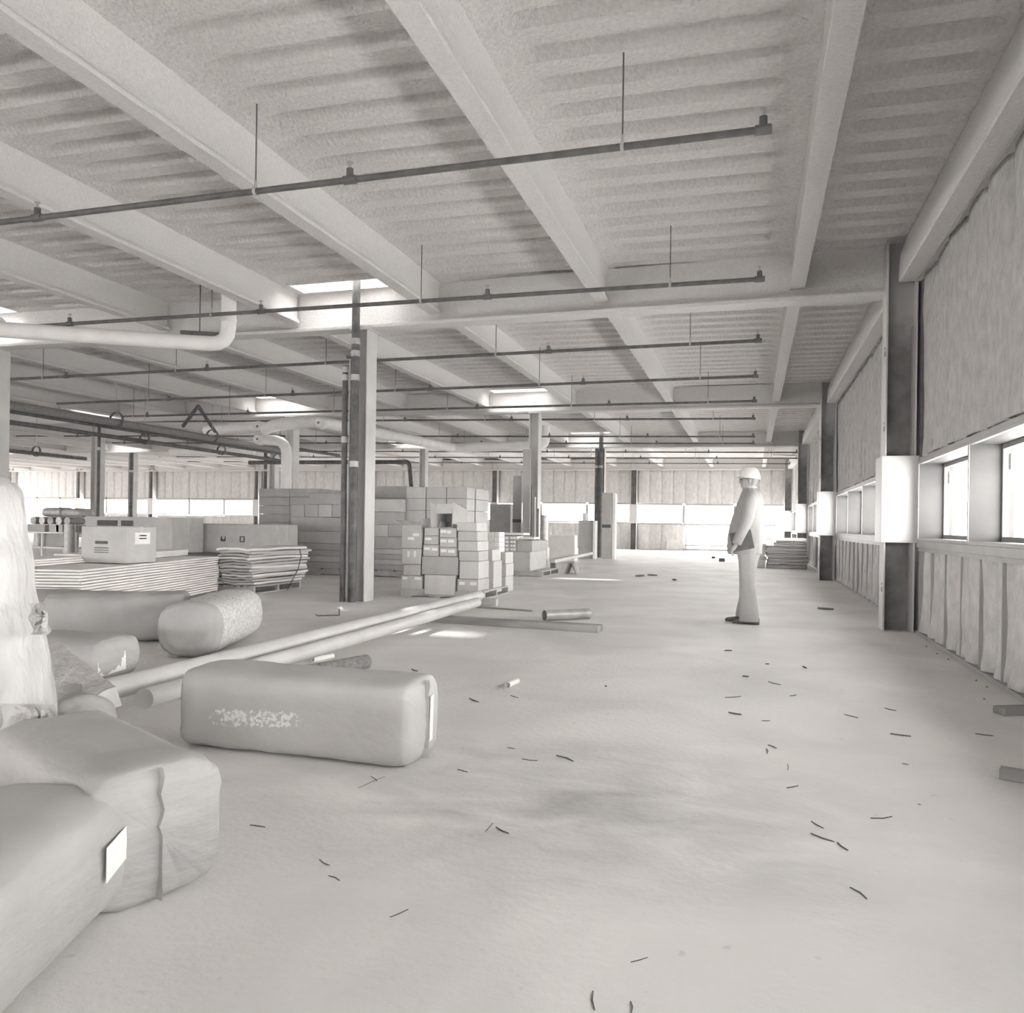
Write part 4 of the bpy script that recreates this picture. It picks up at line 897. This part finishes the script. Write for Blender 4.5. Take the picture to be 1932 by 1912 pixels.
def tube(x, r_px, yt, yb, Y, mk, label):
    q = ay(x, yb, Y); t = ay(x, yt, Y).z; r = (ay(x + r_px, yb, Y) - q).length; m = MB(); m.hollow((q.x, Y, 0), (q.x, Y, t), r, .01, 20); tag(m.build('standing_tube', M[mk]), label, 'tube', 'standing tubes')
tube(1025, 8, 972, 1050, 20.3, 'galv', 'metal duct tube standing right of the second-row column')
for i, x in enumerate((1002, 1008, 1014)): tube(x, 1.6, 916 + 22 * i, 1056, yq - .22 - .05 * i, 'greylag' if i != 1 else 'whitepipe', f'thin pipe standing against the second-row column, {ORD[i]} from the left')
q = ay(1103, 983, 27.4); m = MB(); m.tube([(q.x, 27.45, q.z), (q.x, 27.45, ay(1103, 968, 27.4).z)], .08, 16); tag(m.build('roll', M['gyp']), 'short pale roll on top of the shorter grey sheet pack', 'roll')
m = MB(); a = ay(1036, 1056, 24.8); c = ay(1084, 1056, 24.8); m.box(a.x, c.x, 24.8, 25.2, 0, ay(1050, 1010, 24.8).z); tag(m.build('white_crate', M['gyp'], bevel=.01), 'big pale board pack right of the standing metal tube', 'board')
for i, x in enumerate((1258, 1268)):
    a = ay(x, 1030, 39.7); m = MB(); m.box(a.x, a.x + .26, 39.62 - .03 * i, 39.66 - .03 * i, 0, 1.25 - .02 * i); tag(m.build('sheet_panel', M['ply']), f'narrow pale sheet leaning on the far wall below the windows, {"left" if i == 0 else "right"} one', 'sheet', 'leaning sheets')
# storage at far left
YR = 13.2; xa = ay(40, 1000, YR).x; xb = ay(146, 1000, YR).x
e = empty('storage_rack', (xa, YR, 0)); tag(e, 'low rack with two pale shelves at far left behind the gypsum stack', 'rack'); wr = xb - xa
zs = [ay(90, 1032, YR).z, ay(90, 1004, YR).z]
for zz_ in zs: m = MB(); m.box(0, wr, 0, .6, zz_ - .03, zz_); m.build('shelf', M['gyp'], e)
for xx in (0, wr * .36, wr - .05):
    for yy in (0, .55): m = MB(); m.box(xx, xx + .04, yy, yy + .05, 0, zs[1] - .03); m.build('upright', M['gyp'], e)
def lying(xc, yc_, w, h, label, mk, kind='roll'):
    p_ = ay(xc, yc_, YR + .15); L_ = w / FPX * 16.5; r = h / FPX * 16.5 / 2; z0 = p_.z
    m = MB(); m.tube([(p_.x - L_ / 2, YR + .3, z0), (p_.x - L_ / 2 + .02, YR + .3, z0), (p_.x + L_ / 2 - .02, YR + .3, z0), (p_.x + L_ / 2, YR + .3, z0)], [r * .8, r, r, r * .8], 16); tag(m.build('wrapped_roll', M[mk]), label, 'roll', 'wrapped rolls on the rack')
zb = zs[1]; hb = ay(90, 990, YR).z - zb
for i in range(4): 
    q = ay(92 + i * 13 if i else 62, 1003, YR + .1); w = .13 if i else .36
    carton((q.x, YR + .25, zb), w * 2, .4, hb, f'small carton on the upper shelf of the far-left rack, {ORD[i]} from the left', M['card2'] if i else M['card3'], 0, grp='cartons on the rack', tape=False)
for i in range(5):
    q = ay(55 + i * 16, 989, YR + .1); m = MB(); r = .078; m.tube([(q.x, YR + .2, zb + hb + r), (q.x, YR + .6, zb + hb + r)], r, 14); tag(m.build('wrapped_roll', M['galv' if i % 2 else 'film']), f'wrapped roll end-on above the rack cartons, {ORD[i]} from the left', 'roll', 'wrapped rolls on the rack')
q = ay(95, 968, YR + .1); bale('bulky grey bag lying on the pile at far left', (q.x, YR + .3, zb + hb + .156), 0, .48, .4, .2, M['galv'], 2.6, 81, fin=False, pinch=.3, nse=.5)
q = ay(132, 970, YR + .1); bale('paler bag right of the bulky grey bag on the far-left pile', (q.x, YR + .3, zb + hb + .156), 0, .5, .4, .18, M['film'], 2.6, 91, fin=False, pinch=.35, nse=.5)
q = ay(62, 1031, YR + .1); m = MB(); m.hollow((q.x, YR + .25, zs[0]), (q.x, YR + .25, zs[1] - .03), .10, .006, 20); tag(m.build('metal_duct', M['galv']), 'shiny round duct between the shelves of the far-left rack', 'duct')
q = ay(137, 1035, YR - .1); m = MB(); m.hollow((q.x, YR - .18, 0), (q.x, YR - .18, ay(137, 989, YR).z), .10, .006, 20); tag(m.build('metal_duct', M['galv']), 'tall upright duct at the right end of the far-left rack', 'duct')
m = MB(); a = ay(76, 1031, YR + .3); c = ay(128, 1031, YR + .3); m.box(a.x, c.x, YR + .3, YR + .5, zs[0], zs[1] - .04); tag(m.build('grey_board', M['tubecard']), 'grey board standing between the shelves of the far-left rack', 'board')

# ------------------------------------------------------------------ the man
def person():
    o = fl(1410, 1176); e_loc = Vector((o.x, o.y, 0)); ang = math.radians(-8)
    FWD = Vector((-math.cos(ang), -math.sin(ang), 0)); LEFT = Vector((math.sin(ang) * 1.0, -math.cos(ang), 0)); LEFT = Vector((0, 0, 1)).cross(FWD)
    def P(f, s, z): return FWD * f + LEFT * s + Vector((0, 0, z))
    def ring(fc, hf, w, z, n=28, ex=2.3, sc=0.0, fn=None):
        out = []
        for k in range(n):
            a = 2 * PI * k / n; ca, sa = math.cos(a), math.sin(a)
            f = fc + hf * math.copysign(abs(ca) ** (2 / ex), ca); s = sc + w * math.copysign(abs(sa) ** (2 / ex), sa)
            if fn: f, s = fn(f, s, a)
            out.append(P(f, s, z))
        return out
    # body: skeleton grown with a skin modifier
    V = []; Ed = []; R = []
    def v(f, s, z, r, par=None):
        V.append(P(f, s, z)); R.append(r); i = len(V) - 1
        if par is not None: Ed.append((par, i))
        return i
    pel = v(-.01, 0, .95, .105); wa = v(.02, 0, 1.12, .115, pel); ch = v(-.01, 0, 1.34, .12, wa); up_ = v(-.03, 0, 1.48, .075, ch); nk = v(-.015, 0, 1.585, .052, up_); hd = v(.0, 0, 1.66, .055, nk)
    for s in (1, -1):
        hp = v(-.01, s * .10, .86, .085, pel); kn = v(-.005 + (0 if s > 0 else .03), s * .10, .47, .055, hp); an = v(-.06 if s > 0 else .06, s * .10, .09, .038, kn); v((.03 if s > 0 else .15), s * .11, .04, .032, an)
        sh = v(-.04, s * .17, 1.45, .062, up_); el = v(-.015, s * .265, 1.19, .042, sh); wr = v(.105, s * .262, .925, .027, el); pm = v(.135, s * .262, .875, .030, wr)
        for q, (ds, l) in enumerate(((.026, .036), (.009, .040), (-.009, .038), (-.025, .030))):
            k1 = v(.15 + .002 * q, s * (.262 + ds * .75), .848, .0095, pm); k2 = v(.150, s * (.262 + ds * .7 - .010), .848 - l * .8, .0088, k1); v(.128, s * (.262 + ds * .6 - .022), .848 - l * 1.25, .0078, k2)
        t1 = v(.118, s * (.262 - .004), .878, .011, pm); t1 = v(.150, s * .235, .862, .0105, pm); v(.158, s * .228, .832, .009, t1)
    me = bpy.data.meshes.new('person'); me.from_pydata(V, Ed, []); tmp = bpy.data.objects.new('person_tmp', me); COL.objects.link(tmp)
    sk = tmp.modifiers.new('skin', 'SKIN'); sk.use_smooth_shade = True
    for i, r in enumerate(R): me.skin_vertices[0].data[i].radius = (r, r)
    me.skin_vertices[0].data[0].use_root = True
    ss = tmp.modifiers.new('sub', 'SUBSURF'); ss.levels = 1; ss.render_levels = 1
    dg = bpy.context.evaluated_depsgraph_get(); bm_ = bpy.data.meshes.new_from_object(tmp.evaluated_get(dg)); bpy.data.objects.remove(tmp)
    m = MB(); m.add([q.co.copy() for q in bm_.vertices], [tuple(p.vertices) for p in bm_.polygons])
    # head
    prof = [(1.572, .045, -.045, .045), (1.590, .074, -.055, .054), (1.605, .090, -.060, .060), (1.622, .096, -.066, .064), (1.634, .093, -.072, .067), (1.646, .097, -.078, .069), (1.66, .096, -.084, .072), (1.675, .095, -.089, .074), (1.69, .091, -.093, .0755), (1.705, .088, -.096, .0765), (1.72, .094, -.098, .0765), (1.745, .094, -.099, .076), (1.775, .085, -.094, .072), (1.80, .066, -.080, .062), (1.822, .035, -.05, .042), (1.832, .005, -.01, .012)]
    rings = []
    for z, ff, bb, w in prof:
        def shape(f, s, a, z=z):
            a2 = (a + PI) % (2 * PI) - PI
            f += .030 * math.exp(-((z - 1.668) / .013) ** 2 - (a2 / .17) ** 2) + .018 * math.exp(-((z - 1.690) / .014) ** 2 - (a2 / .13) ** 2)
            f += .005 * math.exp(-((z - 1.638) / .007) ** 2 - (a2 / .42) ** 2) - .010 * math.exp(-((z - 1.697) / .010) ** 2 - ((abs(a2) - .48) / .2) ** 2)
            return f, s
        rings.append(ring((ff + bb) / 2, (ff - bb) / 2, w, z, 40, 2.15, 0, shape))
    m.loft(rings)
    for s in (1, -1):
        er = []
        for t in range(7):
            z = 1.648 + .062 * t / 6; q = math.sin(PI * (t + .35) / 6.7); er.append([P(-.012 + .019 * q * math.cos(b) - .004, s * (.074 + .010 * q * (1 + math.sin(b))), z) for b in [2 * PI * k / 10 for k in range(10)]])
        m.loft(er)
    body = m.build('person', M['skin'], angle=60); body.location = e_loc
    tag(body, 'person standing in profile in a pale suit and white hard hat, holding a dark folder', 'person')
    # eyes, mouth, hair, glasses, hat
    for s in (1, -1):
        q = MB(); q.tube([P(.074, s * .031, 1.6985), P(.088, s * .031, 1.6985)], [.009, .004], 10); q.build('eye', M['shoe'], body)
    q = MB(); q.tube([P(.078, .030, 1.6335), P(.0945, .012, 1.634), P(.096, 0, 1.634), P(.0945, -.012, 1.634), P(.078, -.030, 1.6335)], .0028, 6); q.build('mouth', M['shoe'], body)
    q = MB(); rr = []
    for z, k in ((1.632, .99), (1.655, 1.02), (1.69, 1.045), (1.73, 1.05)):
        i = min(range(len(prof)), key=lambda i: abs(prof[i][0] - z)); _, ff, bb, w = prof[i]; fm = -.028; 
        rr.append([P(fm + (fm - bb) * k * -math.cos(a), w * k * 1.01 * math.sin(a), z) for a in [-1.25 + 2.5 * j / 20 for j in range(21)]])
    q.loft(rr, cap=False, close=False); q.build('hair', M['hair'], body)
    q = MB()
    for s in (1, -1):
        c = [P(.100 + .002 * math.cos(b), s * .034 + .021 * math.cos(b), 1.698 + .015 * math.sin(b)) for b in [2 * PI * k / 14 for k in range(15)]]; q.tube(c, .0028, 6, cap=False)
        q.tube([P(.099, s * .055, 1.703), P(.05, s * .078, 1.705), P(-.015, s * .082, 1.703)], .0028, 6)
    q.tube([P(.102, .013, 1.702), P(.108, 0, 1.704), P(.102, -.013, 1.702)], .0026, 6); q.build('glasses', M['shoe'], body)
    q = MB(); rr = []
    for t in range(13):
        a = PI / 2 * t / 12; z = 1.725 + .131 * math.sin(a); k = math.cos(a) ** .72 if t < 12 else .02
        rr.append(ring(-.006, .122 * k, .104 * k, z, 32, 2.0))
    base = ring(-.006, .122, .104, 1.712, 32, 2.0); inner = ring(-.006, .112, .094, 1.713, 32, 2.0)
    q.loft([inner, base] + rr, cap=False); q.v = [tuple(Vector(p) + Vector((0, 0, .10 * ((Vector(p) - P(0, 0, 0)).dot(FWD))))) for p in q.v]
    hat = q.build('hard_hat', M['hat'], body)
    q = MB(); rr = []
    for k in range(13):
        a = -1.0 + 2.0 * k / 12; r0 = .104; f0 = .106 * math.cos(a); s0 = .100 * math.sin(a); ext = .036 * math.cos(a) ** 1.2
        rr.append([P(f0 - .01, s0, 1.718 + .1 * f0), P(f0 + .01 + ext, s0 * 1.03, 1.712 + .1 * (f0)), P(f0 + .01 + ext, s0 * 1.03, 1.716 + .1 * f0), P(f0 - .01, s0, 1.727 + .1 * f0)])
    q.loft(rr); q.build('brim', M['hat'], hat)
    q = MB(); rr = [ring(-.018, .066 + .003 * t, .064 + .004 * t, 1.615 - .022 * t, 24, 2.0) for t in range(4)]; rr.insert(0, ring(-.018, .060, .058, 1.614, 24, 2.0)); q.loft(rr, cap=False); q.build('shirt_collar', M['white'], body)
    # jacket
    js = [(.815, .235, -.148, .205), (.83, .240, -.155, .208), (.90, .252, -.158, .208), (1.0, .240, -.160, .205), (1.10, .222, -.163, .205), (1.20, .200, -.168, .208), (1.30, .172, -.170, .214), (1.38, .140, -.166, .220), (1.45, .108, -.158, .218), (1.50, .088, -.146, .200), (1.535, .076, -.132, .165), (1.565, .070, -.112, .118), (1.588, .066, -.092, .082), (1.600, .062, -.086, .074)]
    q = MB(); rr = []
    def fold(f, s, a, z):
        n_ = .014 * noise.noise(Vector((a * 2.2, z * 4, 3))) + .010 * noise.noise(Vector((a * 4, z * 9 + a * 3, 8)))
        if z < 1.02: n_ -= .020 * math.exp(-((abs(a - PI)) / .10) ** 2) * (1.02 - z) / .2      # back vent
        c = math.cos(a); return f + n_ * c, s + n_ * math.sin(a)
    zz = []
    for (z0, *r0), (z1, *r1) in zip(js[:-1], js[1:]):
        for t in (0, .5): zz.append([z0 + (z1 - z0) * t] + [x + (y - x) * t for x, y in zip(r0, r1)])
    zz.append(list(js[-1]))
    for z, ff, bb, w in zz: rr.append(ring((ff + bb) / 2, (ff - bb) / 2, w, z - .02 * 0, 44, 2.35, 0, lambda f, s, a, z=z: fold(f, s, a, z)))
    rr = [[p * 1 for p in ring((js[0][1] + js[0][2]) / 2, (js[0][1] - js[0][2]) / 2 - .02, js[0][3] - .02, .83, 44, 2.35)]] + rr
    q.loft(rr, cap=False)
    for s in (1, -1):
        pts = [P(-.045, s * .165, 1.475), P(-.045, s * .205, 1.44), P(-.040, s * .238, 1.36), P(-.03, s * .256, 1.27), P(-.012, s * .266, 1.19), P(.030, s * .268, 1.10), P(.068, s * .266, 1.01), P(.095, s * .263, .945), P(.098, s * .263, .935)]
        q.tube(pts, [.062, .082, .080, .072, .066, .064, .058, .054, .046], 20)
    jk = q.build('jacket', M['suit'], body, angle=65)
    q = MB()
    for s in (1, -1):
        q.add([P(.045, s * .088, 1.575), P(.10, s * .085, 1.47), P(.16, s * .045, 1.34), P(.182, s * .012, 1.22), P(.12, s * .03, 1.44), P(.078, s * .045, 1.555)], [(0, 1, 2, 3, 4, 5)])
    lp = q.build('lapel', M['suit'], jk, smooth=False); sd = lp.modifiers.new('t', 'SOLIDIFY'); sd.thickness = .006
    q = MB()
    for i in range(3): q.tube([P(.055 - .012 * i, .325, .955 + .024 * i), P(.055 - .012 * i, .331, .955 + .024 * i)], .008, 8)
    q.build('cuff_button', M['trouser'], jk)
    # trousers
    q = MB()
    def leg(secs, s):
        rr = []
        for (z, ff, bb, w) in secs:
            rr.append(ring((ff + bb) / 2, (ff - bb) / 2, w, z, 28, 2.5, s, lambda f, s_, a, z=z: (f + .006 * noise.noise(Vector((a * 2, z * 5, s * 9))) * math.cos(a), s_ + .010 * noise.noise(Vector((a * 2, z * 5, s * 9 + 4))) * math.sin(a))))
        q.loft(rr)
    leg([(.95, .130, -.140, .105), (.83, .118, -.125, .105), (.74, .098, -.106, .10), (.66, .090, -.090, .092), (.55, .084, -.085, .084), (.45, .082, -.092, .080), (.35, .082, -.108, .080), (.25, .081, -.122, .084), (.15, .080, -.137, .088), (.055, .082, -.150, .094), (.035, .082, -.148, .093)], .098)
    leg([(.95, .130, -.140, .105), (.83, .120, -.125, .105), (.70, .104, -.09, .098), (.55, .100, -.07, .085), (.40, .098, -.06, .08), (.28, .112, -.055, .08), (.16, .138, -.04, .085), (.09, .148, -.030, .09), (.07, .148, -.028, .088)], -.10)
    q.build('trousers', M['trouser'], body, angle=65)
    for s, f0, f1, nm in ((.10, -.150, .160, 'shoe'), (-.10, -.03, .275, 'shoe')):
        q = MB(); rr = []
        for t in range(13):
            u = t / 12; f = f0 + (f1 - f0) * u; w = .046 * (math.sin(PI * min(1, u * .85 + .15)) ** .5) + .004; h = .075 if u < .35 else .075 - .035 * (u - .35) / .65
            if t == 12: w *= .5; h *= .7
            if t == 0: w *= .7
            rr.append([P(f, s + w * math.copysign(abs(math.cos(a)) ** .8, math.cos(a)), max(0.0, h / 2 + h / 2 * math.copysign(abs(math.sin(a)) ** .7, math.sin(a)))) for a in [2 * PI * k / 16 for k in range(16)]])
        q.loft(rr); sh = q.build(nm, M['shoe'], body)
    # folder held at the side
    q = MB(); c = P(.045, .232, .970) ; ax_ = (P(1, 0, -.22) - P(0, 0, 0)).normalized(); az = Vector((0, 0, 1)); az = (az - ax_ * az.dot(ax_)).normalized(); an_ = ax_.cross(az)
    mt = Matrix((( ax_.x, an_.x, az.x, c.x), (ax_.y, an_.y, az.y, c.y), (ax_.z, an_.z, az.z, c.z), (0, 0, 0, 1)))
    q.box(-.13, .115, -.009, .009, -.105, .115, mt); f_ = q.build('folder', M['folder'], bevel=.003); f_.location = e_loc; tag(f_, 'dark folder held at the side by the man in the hard hat', 'folder')
person()

# ------------------------------------------------------------------ scraps scattered on the floor
SC = [((1531, 1551), (1554, 1564), 4), ((1530, 1574), (1574, 1590), 5), ((1580, 1591), (1600, 1606), 5), ((1604, 1676), (1636, 1698), 5), ((1642, 1545), (1683, 1542), 4), ((736, 1732), (770, 1717), 4), ((603, 1623), (622, 1634), 4), ((620, 1654), (641, 1663), 4),
      ((1190, 1817), (1222, 1808), 4), ((1119, 1872), (1122, 1908), 6), ((1190, 1892), (1191, 1912), 6), ((936, 1562), (960, 1574), 5), ((916, 1570), (930, 1554), 3), ((1050, 1427), (1082, 1438), 5), ((985, 1433), (1014, 1436), 3), ((863, 1453), (882, 1458), 4), ((957, 1412), (971, 1414), 3),
      ((886, 1319), (903, 1326), 5), ((963, 1313), (978, 1318), 3), ((1449, 1407), (1465, 1413), 4), ((1446, 1414), (1447, 1423), 4), ((1486, 1443), (1486, 1454), 3), ((1484, 1488), (1506, 1484), 4), ((1375, 1346), (1399, 1350), 6), ((1437, 1361), (1453, 1361), 3), ((1368, 1317), (1398, 1315), 3), ((1450, 1287), (1473, 1293), 3),
      ((1490, 1314), (1503, 1312), 3), ((1593, 1349), (1619, 1356), 3), ((1669, 1337), (1691, 1342), 3), ((1680, 1386), (1719, 1391), 5), ((1840, 1386), (1874, 1390), 4), ((1702, 1442), (1714, 1444), 3), ((1543, 1150), (1573, 1152), 8), ((1367, 1229), (1381, 1229), 5), ((1401, 1277), (1413, 1278), 5), ((1515, 1259), (1522, 1262), 5), ((1444, 1254), (1451, 1254), 4),
      ((1732, 1518), (1738, 1520), 3), ((665, 1218), (677, 1212), 6), ((777, 1264), (788, 1268), 5), ((472, 1558), (500, 1562), 4), ((700, 1466), (712, 1475), 3), ((676, 1488), (726, 1466), 2), ((1900, 1470), (1904, 1472), 3), ((1270, 1095), (1276, 1096), 6), ((1200, 1089), (1215, 1088), 8), ((1222, 1086), (1240, 1087), 5)]
SC.sort(key=lambda q: -(q[0][1] + q[1][1]))
for i, (a, c, wpx) in enumerate(SC):
    p = fl(*a); q = fl(*c); zc_ = p.length; r = wpx * zc_ / FPX / 2 * .5; d = q - p; u = Vector((-d.y, d.x, 0)) * random.uniform(-.12, .12)
    m = MB(); m.tube([Vector((0, 0, r)), d * .5 + u + Vector((0, 0, r)), d + Vector((0, 0, r))], [r * .8, r, r * .7], 7); o = m.build('wire_scrap', M['scrap']); o.location = p
    side = 'right of the centre' if a[0] > 1340 else 'left of the man'
    right = [k for k, z in enumerate(SC) if (z[0][0] > 1340) == (a[0] > 1340)].index(i)
    nth = ORD[right] if right < len(ORD) else f'{right + 1}th'
    tag(o, f'dark wire scrap on the floor {side}, {nth} nearest the camera', 'scrap', 'scraps on the floor')
p = fl(958, 1299); q = fl(976, 1291); m = MB(); m.hollow((p.x, p.y, .022), (q.x, q.y, .022), .02, .004, 14); tag(m.build('tube_offcut', M['label']), 'small white tube offcut with a dark open end on the open floor', 'tube')
for i, (x, y, w) in enumerate(((1362, 1060, 10), (1346, 1054, 6), (1143, 1296, 4))):
    p = fl(x, y); m = MB(); s_ = w * p.length / FPX / 2; m.box(-s_, s_, -s_, s_, 0, s_ * 1.2); o = m.build('rubble_lump', M['scrap'], bevel=.004); o.location = p; tag(o, f'small dark lump on the floor, {["larger one behind the man", "smaller one behind the man", "alone on the open floor before the plank"][i]}', 'rubble')
# fallen scraps along the foot of the right wall
for i, (x, y) in enumerate(((1748, 1221), (1768, 1234), (1789, 1245), (1800, 1240), (1842, 1285), (1862, 1297), (1857, 1320))):
    p = fl(x, y); m = MB(); s_ = 4 * p.length / FPX / 2; m.add([(-s_, -s_, 0), (s_, -s_ * .6, 0), (s_ * .8, s_, 0), (-s_ * .7, s_ * .8, 0), (0, 0, s_ * 1.1)], [(0, 1, 4), (1, 2, 4), (2, 3, 4), (3, 0, 4), (3, 2, 1, 0)]); o = m.build('fluff_lump', M['scrap']); o.location = p
    tag(o, f'small dark crumb at the foot of the right wall, {ORD[i]} from the nearest wall column', 'rubble', 'crumbs by the right wall')
